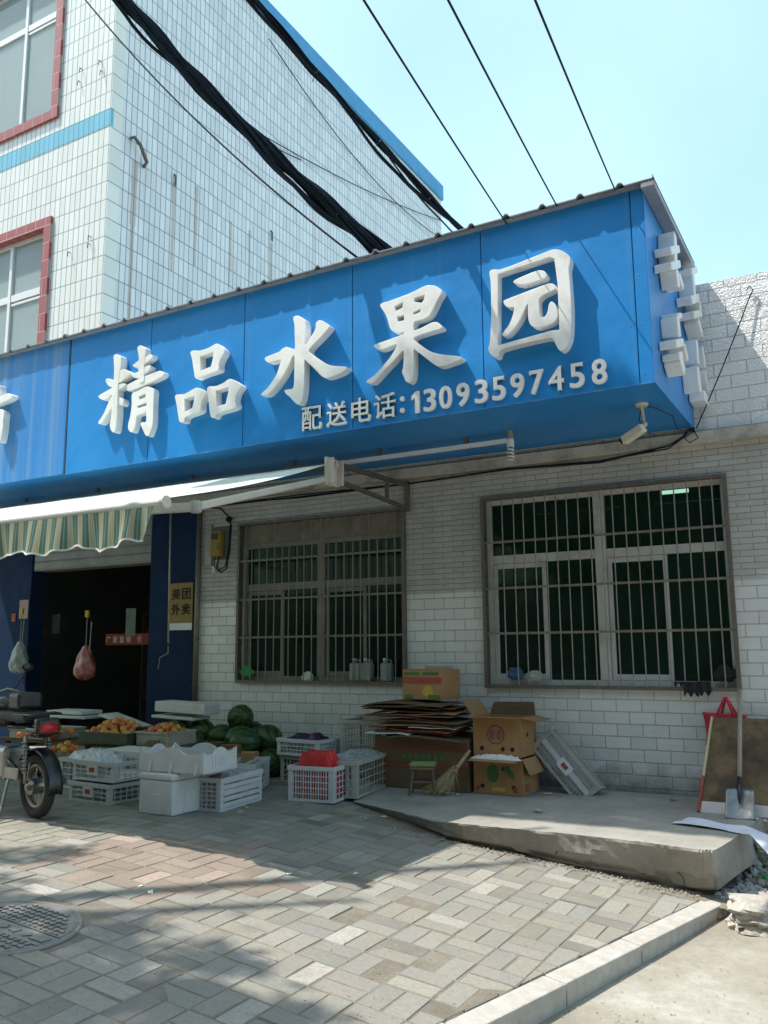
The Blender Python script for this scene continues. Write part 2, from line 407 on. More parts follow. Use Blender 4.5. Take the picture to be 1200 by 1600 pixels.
# ================================================================ SINGLE-STOREY SHOP BUILDING
shop = thing('shop_building', 'single storey building faced in white split tile behind the blue fascia sign, barred windows', 'building', (-5, D, 0))
WX0, WX1 = -9.70, 2.4
W = [(-6.955, -4.585, 1.150, 3.100), (-3.600, -1.125, 1.137, 3.112)]   # x0,x1,z0,z1
def wall_open(mb, x0, x1, z0, z1, wins, y, th=.24):
    xs = sorted({x0, x1, *[a for w in wins for a in w[:2] if x0 < a < x1]})
    for a, b in zip(xs[:-1], xs[1:]):
        ws = [w for w in wins if w[0] <= a+1e-4 and w[1] >= b-1e-4]
        zs = [z0]
        for w in ws: zs += [max(z0, min(z1, w[2])), max(z0, min(z1, w[3]))]
        zs.append(z1)
        for k in range(0, len(zs), 2):
            if zs[k+1]-zs[k] > .002: mb.b2((a, y, zs[k]), (b, y+th, zs[k+1]))
M['tile_lo'] = tilemat('split_tile_low', 0, .245, .117, .5, (.76, .76, .74), (.46, .44, .40), .0045, .35, .9, gamt=.26, zdirt=(.15, .42), chips=.0, off=(0, .04))
M['tile_hi'] = tilemat('wavy_tile_high', 0, .245, .0585, .5, (.73, .72, .685), (.39, .33, .28), .0035, .45, 1.3, gamt=.45, grime=(.25, .2, .15), wave=True, chips=.55)
M['tile_up'] = tilemat('wavy_tile_parapet', 0, .30, .128, .5, (.86, .86, .84), (.50, .46, .42), .0045, .25, 1.2, gamt=.10, wave=True, rust=.55)
ZS = 2.12
mb = MB(); wall_open(mb, -7.70, WX1, .0, ZS, W, D); mb.build('wall', M['tile_lo'], shop, world=True)
mb = MB(); wall_open(mb, -7.70, WX1, ZS, 3.44, W, D); mb.build('upper_wall', M['tile_hi'], shop, world=True)
mb = MB(); mb.b2((-9.70, D, 3.56), (WX1, D+.24, 5.07)); mb.build('parapet', M['tile_up'], shop, world=True)
M['ledge'] = mat('peeling_ledge', (.52, .48, .41), .8, .12, 5, dirt=(.16, .12, .09), dirtamt=.75, bump=.4)
mb = MB(); mb.b2((-9.70, D-.10, 3.442), (WX1, D+.24, 3.558)); mb.build('ledge', M['ledge'], shop, world=True, bevel=.006)
mb = MB(); mb.b2((-9.70, D+.24, 4.7), (WX1, 20, 4.8)); mb.b2((WX1-.2, D+.24, 0), (WX1, 20, 4.7)); mb.build('roof', M['ledge'], shop, world=True)
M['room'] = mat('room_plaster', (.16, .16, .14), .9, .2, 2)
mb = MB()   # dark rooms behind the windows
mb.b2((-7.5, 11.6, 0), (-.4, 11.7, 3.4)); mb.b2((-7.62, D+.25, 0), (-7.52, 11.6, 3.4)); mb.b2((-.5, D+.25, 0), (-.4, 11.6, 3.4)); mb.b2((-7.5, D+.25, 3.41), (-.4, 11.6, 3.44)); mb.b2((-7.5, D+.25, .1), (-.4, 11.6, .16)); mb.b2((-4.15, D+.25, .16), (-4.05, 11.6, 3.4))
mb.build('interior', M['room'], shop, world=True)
def glassmat(name, tint, alpha, rough=.03, col=(.01, .02, .018)):
    m, nt, b, L = newmat(name)
    b.inputs['Base Color'].default_value = (*col, 1); b.inputs['Roughness'].default_value = rough
    t = nd(nt, 'ShaderNodeBsdfTransparent'); t.inputs[0].default_value = (*tint, 1)
    mx = nd(nt, 'ShaderNodeMixShader'); mx.inputs[0].default_value = alpha
    L.new(t.outputs[0], mx.inputs[1]); L.new(b.outputs[0], mx.inputs[2]); L.new(mx.outputs[0], nt.nodes['Material Output'].inputs[0])
    return m
M['glass'] = glassmat('green_glass', (.5, .66, .58), .5, .06, (.014, .045, .034))
M['alu'] = mat('grimy_white_frame', (.56, .555, .53), .45, .08, 9, dirt=(.27, .22, .17), dirtamt=.5)
M['alu_dark'] = mat('dusty_window_frame', (.22, .21, .18), .6, .15, 8, dirt=(.12, .1, .07), dirtamt=.5)
M['iron'] = mat('rusty_grille_steel', (.16, .145, .125), .6, .25, 20, metal=.35, dirt=(.2, .11, .06), dirtamt=.6)
M['bars'] = mat('stainless_grille_bars', (.30, .265, .215), .5, .22, 25, metal=.5, dirt=(.17, .10, .06), dirtamt=.65)
M['iron_dk'] = mat('dark_grille_bars', (.21, .195, .15), .5, .25, 25, metal=.4, dirt=(.13, .09, .06), dirtamt=.5)
def shop_window(w, split_left, fr, barm, nbars, transom, glassY, strip):
    x0, x1, z0, z1 = w
    mbf = MB(); yf = D+.07; T_ = .055
    zt = z1-strip
    def fr_(a, b): mbf.b2(a, b)
    fr_((x0, yf, z0), (x0+T_, yf+.08, zt)); fr_((x1-T_, yf, z0), (x1, yf+.08, zt)); fr_((x0+T_, yf, z0), (x1-T_, yf+.08, z0+T_)); fr_((x0+T_, yf, zt-T_), (x1-T_, yf+.08, zt))
    xc = (x0+x1)/2
    fr_((xc-.055, yf-.012, z0+T_), (xc+.055, yf+.08, zt-T_))
    fr_((x0+T_, yf+.002, transom-.045), (xc-.055, yf+.078, transom+.045)); fr_((xc+.055, yf+.002, transom-.045), (x1-T_, yf+.078, transom+.045))
    for a, b in ((x0+T_, xc-.055), (xc+.055, x1-T_)):      # sliding sashes
        mid = (a+b)/2
        for (p, q, yo) in ((a+.004, mid+.03, .016), (mid-.03, b-.004, .045)):
            e = .045
            for (u0, v0, u1, v1) in ((p, z0+T_+.002, p+e, transom-.048), (q-e, z0+T_+.002, q, transom-.048), (p+e, z0+T_+.002, q-e, z0+T_+.06), (p+e, transom-.1, q-e, transom-.048)):
                mbf.b2((u0, yf+yo, v0), (u1, yf+yo+.026, v1))
    f = mbf.build('window', fr, shop, world=True, bevel=.003)
    mg = MB(); mg.b2((x0+T_, yf+.03, z0+T_), (xc-.056, yf+.034, zt-T_)); mg.b2((xc+.056, yf+.03, z0+T_), (x1-T_, yf+.034, zt-T_))
    g = mg.build('pane', M['glass'], f, world=True)
    mr = MB()
    b = .035; yo = D-.055
    mr.b2((x0-.02, yo, z0-.03), (x0-.02+b, D+.03, z1+.02)); mr.b2((x1+.02-b, yo, z0-.03), (x1+.02, D+.03, z1+.02))
    mr.b2((x0-.02+b, yo, z0-.03), (x1+.02-b, D+.03, z0+.005)); mr.b2((x0-.02+b, yo, z1-.01), (x1+.02-b, D+.03, z1+.02))
    mr.build('grille_frame', M['iron'], f, world=True)
    mr = MB()
    for i in range(nbars):
        x = x0+.02+(x1-x0-.04)*(i+.75)/(nbars+.5)+random.gauss(0, .004)
        mr.tube([(x, yo+.012, z0), (x+random.gauss(0, .003), yo+.012, z1)], .0068, 6)
    for k in (1, 2, 3):
        z = z0+(z1-z0)*(k/3.9 if k < 3 else .735)
        z = z0+(z1-z0)*(.27, .51, .76)[k-1]
        mr.b2((x0+.0, yo+.021, z-.012), (x1-.0, yo+.034, z+.012))
    mr.build('grille', barm, f, world=True, smooth=False)
    return f
shop_window(W[0], 0, M['alu_dark'], M['iron_dk'], 20, 2.30, D, .25)
w2 = shop_window(W[1], 0, M['alu'], M['bars'], 20, 2.46, D, .0)
mb = MB(); mb.b2((W[0][0], D+.05, W[0][3]-.25), (W[0][1], D+.2, W[0][3])); mb.build('lintel', mat('old_brick_lintel', (.22, .19, .15), .85, .25, 9, dirt=(.14, .1, .07), dirtamt=.7, bump=.6, bscale=18), shop, world=True)
M['curtain'] = mat('beige_curtain', (.50, .44, .36), .9, .1, 4)
def curtain(x0, x1, z0, z1, y, lean=0):
    mb = MB(); mb.grid(lambda u, v: (x0+(x1-x0)*u+lean*(1-v), y+.03*math.sin(u*(x1-x0)*75)+.01*math.sin(u*23), z0+(z1-z0)*v), 90, 6)
    mb.build('curtain', M['curtain'], shop, world=True, smooth=True, solid=.003)
curtain(-2.95, -2.62, 2.2, 3.05, D+.32); curtain(-2.22, -1.88, 2.3, 3.06, D+.32, .12)
# blue sheet pilaster between doorway and tiled wall, dark blue pilaster far left
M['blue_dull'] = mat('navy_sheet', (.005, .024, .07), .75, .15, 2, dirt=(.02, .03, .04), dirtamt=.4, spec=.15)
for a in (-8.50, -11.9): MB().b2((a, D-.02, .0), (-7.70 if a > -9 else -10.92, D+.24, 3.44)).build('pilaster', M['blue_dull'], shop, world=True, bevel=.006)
M['shutter'] = mat('roller_shutter_grey', (.24, .25, .23), .5, .12, 4, dirt=(.12, .11, .09), dirtamt=.5)
mb = MB(); mb.b2((-10.92, D+.02, 2.72), (-8.50, D+.3, 3.44))
for k in range(5): mb.b2((-10.9, D-.0, 2.74+k*.12), (-8.52, D+.019, 2.84+k*.12))
mb.build('shutter_box', M['shutter'], shop, world=True, bevel=.004)
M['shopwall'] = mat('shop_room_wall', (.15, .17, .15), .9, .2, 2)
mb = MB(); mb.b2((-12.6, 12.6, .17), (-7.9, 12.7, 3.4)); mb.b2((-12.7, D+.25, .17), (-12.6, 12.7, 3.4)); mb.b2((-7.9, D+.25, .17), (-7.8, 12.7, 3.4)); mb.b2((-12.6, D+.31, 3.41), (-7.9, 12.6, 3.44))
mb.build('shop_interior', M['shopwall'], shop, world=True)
# shelf with goods deep inside, barely visible
sh = thing('display_shelf', 'dim shelf unit loaded with packets at the back of the fruit shop', 'shelf', (-10.4, 11.8, .17))
mb = MB()
for z in (.0, .5, 1.0, 1.5, 2.0): mb.box((0, 0, z+.02), (2.6, .4, .03))
for x in (-1.3, 0, 1.3): mb.box((x, .0, 1.02), (.04, .4, 2.05))
mb.build('rack', mat('shelf_board', (.2, .18, .14), .7), sh)
cols = [(.25, .05, .04), (.05, .2, .08), (.3, .25, .1), (.08, .12, .3), (.3, .3, .28)]
for ci, cc in enumerate(cols):
    pm_ = mat('packet_%d' % ci, cc, .5)
    for z in (.035, .535, 1.035, 1.535):
        for k in range(2): MB().box((-1.2+.48*ci+.22*k+random.uniform(-.02, .02), -.03, z+.14), (.16, .2, random.uniform(.2, .27)), None).build('packet', pm_, sh)

# ================================================================ TALL TILED BUILDING (left)
tall = thing('tiled_building', 'three storey building with narrow white tiles and red framed windows above the sign', 'building', (-12, D, 0))
TX = -9.709; TY2 = 20.54; TZ = 14.16
M['tile_f'] = tilemat('strip_tile_front', 0, .117, .306, 0, (.80, .82, .76), (.20, .30, .30), .0065, .25, 0, gamt=.12, grime=(.5, .5, .38), off=(.02, .165), rust=.15, tvar=.06)
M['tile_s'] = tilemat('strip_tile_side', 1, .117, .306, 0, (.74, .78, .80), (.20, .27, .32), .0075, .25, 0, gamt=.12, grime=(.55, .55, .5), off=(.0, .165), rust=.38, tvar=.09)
TW = [(-13.3, -11.09, 5.2, 8.28), (-13.3, -11.09, 10.35, 13.2)]
mb = MB(); wall_open(mb, -20, TX-.24, 3.56, TZ, TW, D); mb.b2((-20, D, 0), (-11.9, D+.24, 3.56)); wall_open(mb, TX-.24, TX, 3.56, TZ, [], D)
mb.build('front_wall', [M['tile_f']], tall, world=True)
mb = MB(); mb.b2((TX-.24, D+.24, 3.56), (TX+.001, TY2, TZ)); mb.build('side_wall', M['tile_s'], tall, world=True)
mb = MB(); mb.b2((-20, TY2-.2, 0), (TX-.24, TY2, TZ)); mb.b2((-20, D+.24, TZ-.2), (TX-.24, TY2-.2, TZ-.02)); mb.b2((-20, 11, 3.6), (-10, 11.1, TZ-.3)); mb.build('back_wall', M['room'], tall, world=True)
M['bluetile'] = tilemat('blue_strip_tile', 0, .117, .306, 0, (.16, .50, .66), (.12, .25, .32), .0065, .3, 0, gamt=.1, off=(.02, .165))
mb = MB(); mb.b2((-20, D-.004, 9.653), (TX+.004, D+.05, 9.945)); mb.build('blue_band', M['bluetile'], tall, world=True)
M['bluepaint'] = mat('blue_parapet_paint', (.06, .30, .56), .5, .08, 1.5)
mb = MB(); mb.b2((-20, D-.08, TZ+.002), (TX+.06, TY2+.05, TZ+.44)); mb.build('parapet_band', M['bluepaint'], tall, world=True)
M['redtile'] = tilemat('red_trim_tile', 0, .24, .30, .5, (.36, .085, .08), (.52, .38, .35), .008, .4, 0, gamt=.1, off=(.05, .1))
M['wframe'] = mat('white_pvc', (.8, .82, .8), .35, .03, 5)
M['glass2'] = glassmat('painted_sky_glass', (.9, .96, .94), .5, .03, (.52, .60, .59))  # pale diffuse base colour stands in for sky reflected in the panes
M['curt2'] = mat('white_pleated_curtain', (.80, .84, .82), .9, .06, 3, trans=.2)
for (x0, x1, z0, z1) in TW:
    mb = MB(); t = .16; y0 = D-.045
    mb.b2((x0-t, y0, z0-t), (x0, D+.14, z1+t)); mb.b2((x1, y0, z0-t), (x1+t, D+.14, z1+t)); mb.b2((x0, y0, z0-t), (x1, D+.14, z0)); mb.b2((x0, y0, z1), (x1, D+.14, z1+t))
    f = mb.build('window', M['redtile'], tall, world=True)
    mb = MB(); yf = D+.08; e = .06; zt = z0+(z1-z0)*.68
    mb.b2((x0, yf, z0), (x0+e, yf+.06, z1)); mb.b2((x1-e, yf, z0), (x1, yf+.06, z1)); mb.b2((x0+e, yf, z0), (x1-e, yf+.06, z0+e)); mb.b2((x0+e, yf, z1-e), (x1-e, yf+.06, z1))
    xm = x1-.92
    mb.b2((xm-.035, yf-.006, z0+e), (xm+.035, yf+.06, z1-e)); mb.b2((x0+e, yf+.003, zt-.06), (xm-.036, yf+.057, zt+.06)); mb.b2((xm+.036, yf+.003, zt-.06), (x1-e, yf+.057, zt+.06))
    mb.b2((xm+.036, yf+.01, zt-.13), (x1-e, yf+.05, zt-.085))
    mb.build('frame', M['wframe'], f, world=True, bevel=.004)
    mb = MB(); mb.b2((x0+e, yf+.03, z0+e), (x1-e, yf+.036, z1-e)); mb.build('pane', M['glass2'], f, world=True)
    mb = MB(); mb.grid(lambda u, v: (x0+(x1-x0)*u, D+.19+.02*math.sin(u*70), z0+(z1-z0-.5)*v), 160, 3); mb.build('curtain', M['curt2'], f, world=True, smooth=True)
# small iron hooks and rust-weeping stubs left on the side and front walls
mb = MB()
for px in ((128, 108), (158, 96), (125, 128), (160, 112)):
    p = AY(*px, D); MB().tube([p, p+V((0, -.04, .0)), p+V((.0, -.05, -.09))], .008, 5).build('iron_hook', M['iron'], tall, world=True)
for px in ((110, 395), (142, 370), (141, 382)):
    p = AY(*px, D); MB().tube([p, p+V((0, -.05, .0)), p+V((.0, -.05, -.08))], .008, 5).build('iron_hook', M['iron'], tall, world=True)
p = AX(211, 232, TX); MB().tube([p+V((.02, -.12, .10)), p+V((.08, -.10, .12)), p+V((.12, .0, .02)), p+V((.12, .15, -.20)), p+V((.0, .2, -.22))], .03, 6).build('iron_hook', M['iron'], tall, world=True)
for px in ((272, 281), (423, 368)):
    p = AX(*px, TX); MB().tube([p+V((0, 0, .1)), p+V((.04, 0, .05)), p+V((.04, 0, -.12))], .018, 5).build('iron_hook', M['iron'], tall, world=True)
M['ruststreak'] = mat('rust_streak', (.46, .34, .24), .8, .2, 5, alpha=.32, stretch=(4, 4, .3))
mb = MB()
for (px, w_, h_) in (((211, 250), .13, 3.0), ((272, 285), .10, 1.6), ((307, 290), .10, 1.5), ((423, 380), .1, 1.8), ((360, 345), .08, 1.3), ((390, 360), .07, 1.2)):
    p = AX(*px, TX); n_ = 8; mb = MB()
    for k in range(n_):
        z1_ = p.z-h_*k/n_; z0_ = p.z-h_*(k+1)/n_; a = w_*(1-.07*k)*random.uniform(.8, 1.1)
        mb.add([(TX+.006, p.y-a/2, z0_), (TX+.006, p.y+a/2, z0_), (TX+.006, p.y+a/2, z1_), (TX+.006, p.y-a/2, z1_)], [(0, 1, 2, 3)])
    mb.build('rust_stain', M['ruststreak'], tall, world=True)
# wires along the side wall
for a, b, sg in (((400, 205), (690, 345), .15), ((420, 60), (688, 372), .5), ((250, 60), (470, 250), .3)):
    p, q = AX(*a, TX+.05), AX(*b, TX+.05)
    MB().tube([p.lerp(q, t)+V((0, 0, -sg*4*t*(1-t))) for t in [i/12 for i in range(13)]], .010, 4).build('wall_wire', M['cable'] if 'cable' in M else M.setdefault('cable', mat('black_cable', (.016, .024, .036), .8, .2, 10, spec=.12)), tall, world=True)

# ================================================================ BLUE FASCIA SIGN
sign = thing('shop_sign', 'long blue box sign with raised white characters and phone number over the fruit shop', 'sign', (-4.8, SY, 3.6))
m, nt, bb, L = newmat('blue_composite_panel'); co = coords(nt)
c = ramp(nt, noise(nt, co, .8, 4, .5), [(.3, (.012, .215, .57)), (.7, (.022, .26, .65))])
st = ramp(nt, noise(nt, co, 1.6, 6, .65, (9, 9, .12)), [(.55, 0), (.75, 1)])
c = mixc(nt, mth(nt, 'MULTIPLY', st, .28), c, (.16, .29, .44))
sc_ = ramp(nt, noise(nt, co, 30, 6, .8), [(.66, 0), (.75, 1)]); c = mixc(nt, mth(nt, 'MULTIPLY', sc_, .22), c, (.25, .38, .5))
L.new(c, bb.inputs['Base Color']); bb.inputs['Roughness'].default_value = .38; bb.inputs['Specular IOR Level'].default_value = .4
bumpn(nt, noise(nt, co, 1.3, 3), bb, .4, .04); M['blue'] = m
m, nt, bb, L = newmat('blue_panel_streaked'); co = coords(nt)
c = ramp(nt, noise(nt, co, .8, 4, .5), [(.3, (.020, .21, .58)), (.7, (.03, .24, .62))])
st = ramp(nt, noise(nt, co, 1.5, 5, .55, (5, 5, .06)), [(.44, 0), (.7, 1)])
c = mixc(nt, mth(nt, 'MULTIPLY', st, .55), c, (.26, .38, .44))
L.new(c, bb.inputs['Base Color']); bb.inputs['Roughness'].default_value = .42; M['blue_st'] = m
SZ0, SZ1 = 3.603, 5.265
SE = [-8.19, -6.86, -5.52, -4.18, -2.815, -1.47, XR]
for a, b in zip(SE[:-1], SE[1:]):
    mb = MB(); mb.b2((a+.004, SY, SZ0), (b-(.004 if b != XR else 0), SY+.03, SZ1)); mb.build('fascia_panel', M['blue'], sign, world=True, bevel=.0025)
M['steel_tube'] = mat('galvanised_tube', (.33, .33, .32), .5, .15, 10, metal=.5, dirt=(.2, .13, .08), dirtamt=.5)
mb = MB(); mb.b2((-8.18, SY+.031, SZ0+.02), (XR-.04, SY+.08, SZ1-.02)); mb.build('backing_frame', M['steel_tube'], sign, world=True)
mb = MB(); mb.b2((-8.18, SY+.031, SZ0), (XR-.031, D-.11, SZ0+.02)); mb.build('soffit', M['blue'], sign, world=True)
mb = MB(); mb.b2((XR-.03, SY+.031, SZ0), (XR, D-.012, SZ1)); mb.build('end_panel', M['blue'], sign, world=True)
mb = MB(); mb.b2((XR+.001, SY-.004, SZ0-.004), (XR+.006, SY+.03, SZ1)); mb.b2((-8.18, SY-.004, SZ0-.012), (XR, SY+.012, SZ0-.0005)); mb.build('edge_trim', M['blue_st'], sign, world=True)
# corrugated cover sheet on top, ribs across, overhanging the face
M['sheet'] = mat('grey_roof_sheet', (.30, .31, .33), .5, .1, 3, metal=.3, dirt=(.16, .14, .12), dirtamt=.5)
def roofsheet(x0, x1, par):
    mb = MB(); prof = []; x = x0; P_ = .335
    k = 0
    while x < x1-.001:
        prof += [(x, 0), (min(x1, x+P_-.075), 0), (min(x1, x+P_-.05), .032), (min(x1, x+P_-.025), .032)]; x += P_; k += 1
    prof.append((x1, 0)); z0 = SZ1+.012
    ys = (SY-.085, D+.02)
    n = len(prof)
    vs = [(p[0], y, z0+p[1]+dz) for y in ys for dz in (0, .008) for p in prof]
    fs = []
    for i in range(n-1):
        fs += [(i, i+1, 2*n+i+1, 2*n+i)[::-1], (n+i, n+i+1, 3*n+i+1, 3*n+i), (i, i+1, n+i+1, n+i), (2*n+i, 2*n+i+1, 3*n+i+1, 3*n+i)[::-1]]
    mb.add(vs, fs)
    mb.b2((x0, SY-.06, z0-.011), (x1, SY+.02, z0-.001))
    return mb.build('roof_sheet', M['sheet'], par, world=True)
roofsheet(-8.19, XR+.10, sign)
mb = MB(); mb.b2((XR+.002, SY-.08, SZ1-.045), (XR+.11, D+.02, SZ1+.008)); mb.build('verge_trim', M['sheet'], sign, world=True, bevel=.004)
for k_, a in enumerate(SE[:-1]):
    for z in (3.68, 4.1, 4.52, 4.94, 5.2):
        for dx_ in (.035, 1.30):
            if a+dx_ < XR-.02: MB().tube([(a+dx_, SY-.003, z), (a+dx_, SY+.002, z)], .005, 6).build('rivet', M['steel_tube'], sign, world=True)
# raised characters: outlines in image coordinates of close-up crops, thrown onto the letter plane
M['acryl'] = mat('white_letter', (.86, .86, .835), .5, .03, 5, dirt=(.50, .45, .36), dirtamt=.4)
LT = .10
def chaikin(p, it=2):
    for _ in range(it):
        q = []
        for i in range(len(p)):
            a, b = p[i], p[(i+1) % len(p)]
            q += [(a[0]*.8+b[0]*.2, a[1]*.8+b[1]*.2), (a[0]*.2+b[0]*.8, a[1]*.2+b[1]*.8)]
        p = q
    return p
def glyph(name, strokes, ox, oy, sc, par, yf=SY-LT, th=LT-.002, px0=0):
    """strokes: list of (outer, [holes]); built in one mesh"""
    vs = []; fs = []; off = 0
    for si, (outer, holes) in enumerate(strokes):
        cu = bpy.data.curves.new('c', 'CURVE'); cu.dimensions = '2D'; cu.fill_mode = 'BOTH'; cu.extrude = th/2-.0035; cu.bevel_depth = .0035; cu.bevel_resolution = 1; cu.offset = -.003
        dy = si*.0022
        for pl_ in [outer]+holes:
            if pl_ is not outer:
                cx_, cy_ = sum(a for a, b in pl_)/len(pl_), sum(b for a, b in pl_)/len(pl_); pl_ = [(cx_+(a-cx_)*1.1, cy_+(b-cy_)*1.1) for a, b in pl_]
            pts = [AY(ox+x/sc, oy+y/sc, yf) for x, y in (chaikin(pl_, 2) if pl_[0] == outer[0] else pl_)]
            sp = cu.splines.new('POLY'); sp.points.add(len(pts)-1); sp.use_cyclic_u = True
            for q, p in zip(sp.points, pts): q.co = (p.x, p.z, 0, 1)
        o = bpy.data.objects.new('c', cu); C.objects.link(o)
        bpy.context.view_layer.update()
        me = bpy.data.meshes.new_from_object(o.evaluated_get(bpy.context.evaluated_depsgraph_get()))
        o2 = len(vs)
        for v in me.vertices: vs.append((v.co.x, yf+th/2-v.co.z+dy, v.co.y))
        for p in me.polygons: fs.append([o2+i for i in p.vertices][::-1])
        bpy.data.objects.remove(o); bpy.data.curves.remove(cu); bpy.data.meshes.remove(me)
    mb = MB(); mb.add(vs, fs)
    return mb.build(name, M['acryl'], par, world=True)
glyph('character', [([(130,240),(165,222),(235,228),(640,65),(690,50),(750,60),(822,110),(825,150),(808,215),(820,330),(835,560),(832,740),(820,820),(790,885),(750,918),(722,905),(695,850),(665,795),(235,900),(215,935),(210,965),(180,975),(140,945),(122,900),(140,850),(150,640),(148,330)], [[(238,285),(640,152),(675,165),(700,360),(714,715),(650,722),(500,765),(235,838)]]),
    ([(332,330),(360,305),(545,228),(600,232),(625,265),(610,300),(420,355),(360,345)], []),
    ([(250,490),(275,478),(620,345),(665,338),(702,362),(700,388),(552,455),(556,560),(562,625),(600,632),(628,590),(640,515),(662,492),(690,510),(712,580),(708,650),(650,690),(540,722),(485,700),(464,650),(460,560),(462,500),(400,640),(340,730),(280,790),(240,785),(245,765),(300,700),(330,620),(350,540),(290,548),(262,525)], [])], 740, 380, 5.4545, sign)
glyph('character', [([(200,285),(215,262),(300,240),(500,165),(600,110),(650,92),(720,98),(780,135),(785,160),(740,230),(700,320),(660,385),(600,415),(515,435),(517,520),(525,520),(600,490),(690,440),(745,440),(785,480),(778,500),(700,520),(515,580),(520,610),(600,670),(680,720),(780,745),(900,755),(965,765),(970,785),(900,815),(800,850),(750,855),(700,830),(620,765),(540,705),(515,690),(518,850),(515,930),(495,990),(465,1008),(440,990),(425,950),(405,905),(422,860),(425,700),(400,720),(330,800),(250,880),(180,960),(130,1012),(75,1008),(72,990),(150,940),(230,850),(290,780),(350,690),(365,640),(300,665),(215,700),(165,690),(140,660),(165,645),(300,600),(430,550),(425,530),(375,545),(310,520),(290,480),(270,400),(245,350)],
    [[(340,295),(412,255),(412,300),(352,335)], [(365,390),(425,375),(425,420),(372,435)], [(525,215),(618,185),(610,230),(590,255),(530,250)], [(520,345),(580,315),(575,345),(520,370)]])], 560, 430, 6, sign)
glyph('character', [([(450,105),(480,88),(525,92),(590,150),(580,300),(572,395),(585,390),(650,290),(690,220),(688,165),(715,135),(755,138),(832,195),(825,215),(760,290),(650,400),(608,455),(660,500),(740,560),(830,605),(900,615),(1010,620),(1018,635),(960,680),(880,715),(790,742),(745,715),(690,655),(600,570),(568,535),(570,700),(562,850),(550,940),(525,1010),(485,1008),(450,970),(415,930),(375,900),(358,870),(380,858),(460,850),(465,700),(468,490),(440,520),(400,620),(350,710),(290,800),(230,870),(180,915),(120,920),(118,900),(180,850),(240,770),(290,680),(325,560),(330,540),(200,580),(165,560),(155,530),(175,515),(310,465),(340,430),(380,412),(420,425),(475,445),(470,300),(468,180)], [])], 390, 480, 6.6667, sign)
glyph('character', [([(315,265),(345,235),(450,242),(560,205),(650,150),(690,143),(785,240),(750,300),(715,370),(700,420),(705,485),(680,510),(520,560),(430,595),(395,615),(378,595),(360,470),(342,340)], [[(460,320),(622,265),(612,360),(590,445),(465,495)]]),
    ([(108,850),(130,825),(235,825),(330,770),(390,733),(430,735),(530,790),(500,850),(455,940),(460,1020),(430,1060),(245,1120),(235,1195),(175,1200),(160,1150),(135,960)], [[(245,890),(370,850),(360,920),(340,1000),(250,1050)]]),
    ([(535,745),(565,715),(660,715),(760,670),(830,615),(880,618),(1000,700),(985,730),(935,800),(905,900),(935,960),(925,990),(870,1020),(665,1075),(655,1110),(630,1135),(590,1130),(575,1060),(555,860)], [[(665,780),(822,735),(815,810),(785,940),(670,975)]])], 260, 520, 8.5714, sign)
glyph('character', [([(318,220),(345,200),(390,208),(428,245),(405,440),(375,640),(372,900),(365,1060),(345,1220),(310,1255),(275,1200),(268,1140),(290,1050),(295,900),(300,640),(322,560),(330,400)], []),
    ([(400,420),(450,392),(545,440),(520,480),(400,590),(360,560)], []), ([(200,545),(240,518),(340,560),(330,640),(250,635)], []),
    ([(105,765),(130,742),(310,640),(420,590),(470,590),(480,610),(300,730),(190,820),(130,795)], []),
    ([(285,760),(330,780),(310,880),(240,980),(160,1110),(120,1135),(100,1115),(180,1000),(240,850)], []), ([(350,770),(400,775),(440,800),(440,860),(405,890),(350,850)], []),
    ([(625,105),(655,78),(690,82),(745,125),(735,200),(715,300),(715,500),(720,560),(640,590),(640,400),(650,280),(640,180)], []),
    ([(555,345),(640,280),(740,230),(790,195),(830,205),(830,240),(740,310),(640,370),(590,375)], []),
    ([(545,475),(560,455),(640,430),(720,370),(770,340),(805,350),(795,390),(720,460),(640,510),(580,515)], []),
    ([(465,620),(540,570),(720,490),(870,430),(930,412),(985,450),(960,490),(760,590),(560,670),(490,690),(468,660)], []),
    ([(540,715),(620,690),(700,640),(760,622),(850,660),(835,800),(830,1130),(775,1285),(730,1290),(690,1200),(655,1125),(680,1105),(740,1110),(738,930),(720,980),(610,1010),(600,1100),(570,1230),(520,1240),(492,1190),(495,1130),(525,1020),(545,880)], [[(640,760),(720,722),(725,765),(650,800)], [(620,885),(735,840),(735,880),(630,915)]])], 140, 530, 8.5714, sign)
# phone line, one raised white character each
def textmesh(s, size, bold=.0, ext=.01):
    cu = bpy.data.curves.new('t', 'FONT'); cu.body = s; cu.size = size; cu.extrude = ext; cu.offset = bold; cu.align_x = 'CENTER'
    cu.resolution_u = 4
    o = bpy.data.objects.new('t', cu); C.objects.link(o); bpy.context.view_layer.update()
    me = bpy.data.meshes.new_from_object(o.evaluated_get(bpy.context.evaluated_depsgraph_get()))
    vs = [v.co.copy() for v in me.vertices]; fs = [list(p.vertices) for p in me.polygons]
    bpy.data.objects.remove(o); bpy.data.curves.remove(cu); bpy.data.meshes.remove(me)
    return vs, fs
def put_text(mb, s, size, org, ax, up, out, bold=0, ext=.01, w=None, h=None, mat_i=None):
    """org = bottom centre; ax/up/out unit vectors. w,h force the glyph box."""
    vs, fs = textmesh(s, size, bold, ext)
    if not vs: return
    x0 = min(v.x for v in vs); x1 = max(v.x for v in vs); y0 = min(v.y for v in vs); y1 = max(v.y for v in vs)
    sx = w/(x1-x0) if w else 1; sy = h/(y1-y0) if h else 1
    mb.add([org+ax*((v.x-(x0+x1)/2)*sx)+up*((v.y-y0)*sy)+out*(v.z+ext) for v in vs], fs)
XA, ZA, YN = V((1, 0, 0)), V((0, 0, 1)), V((0, -1, 0))
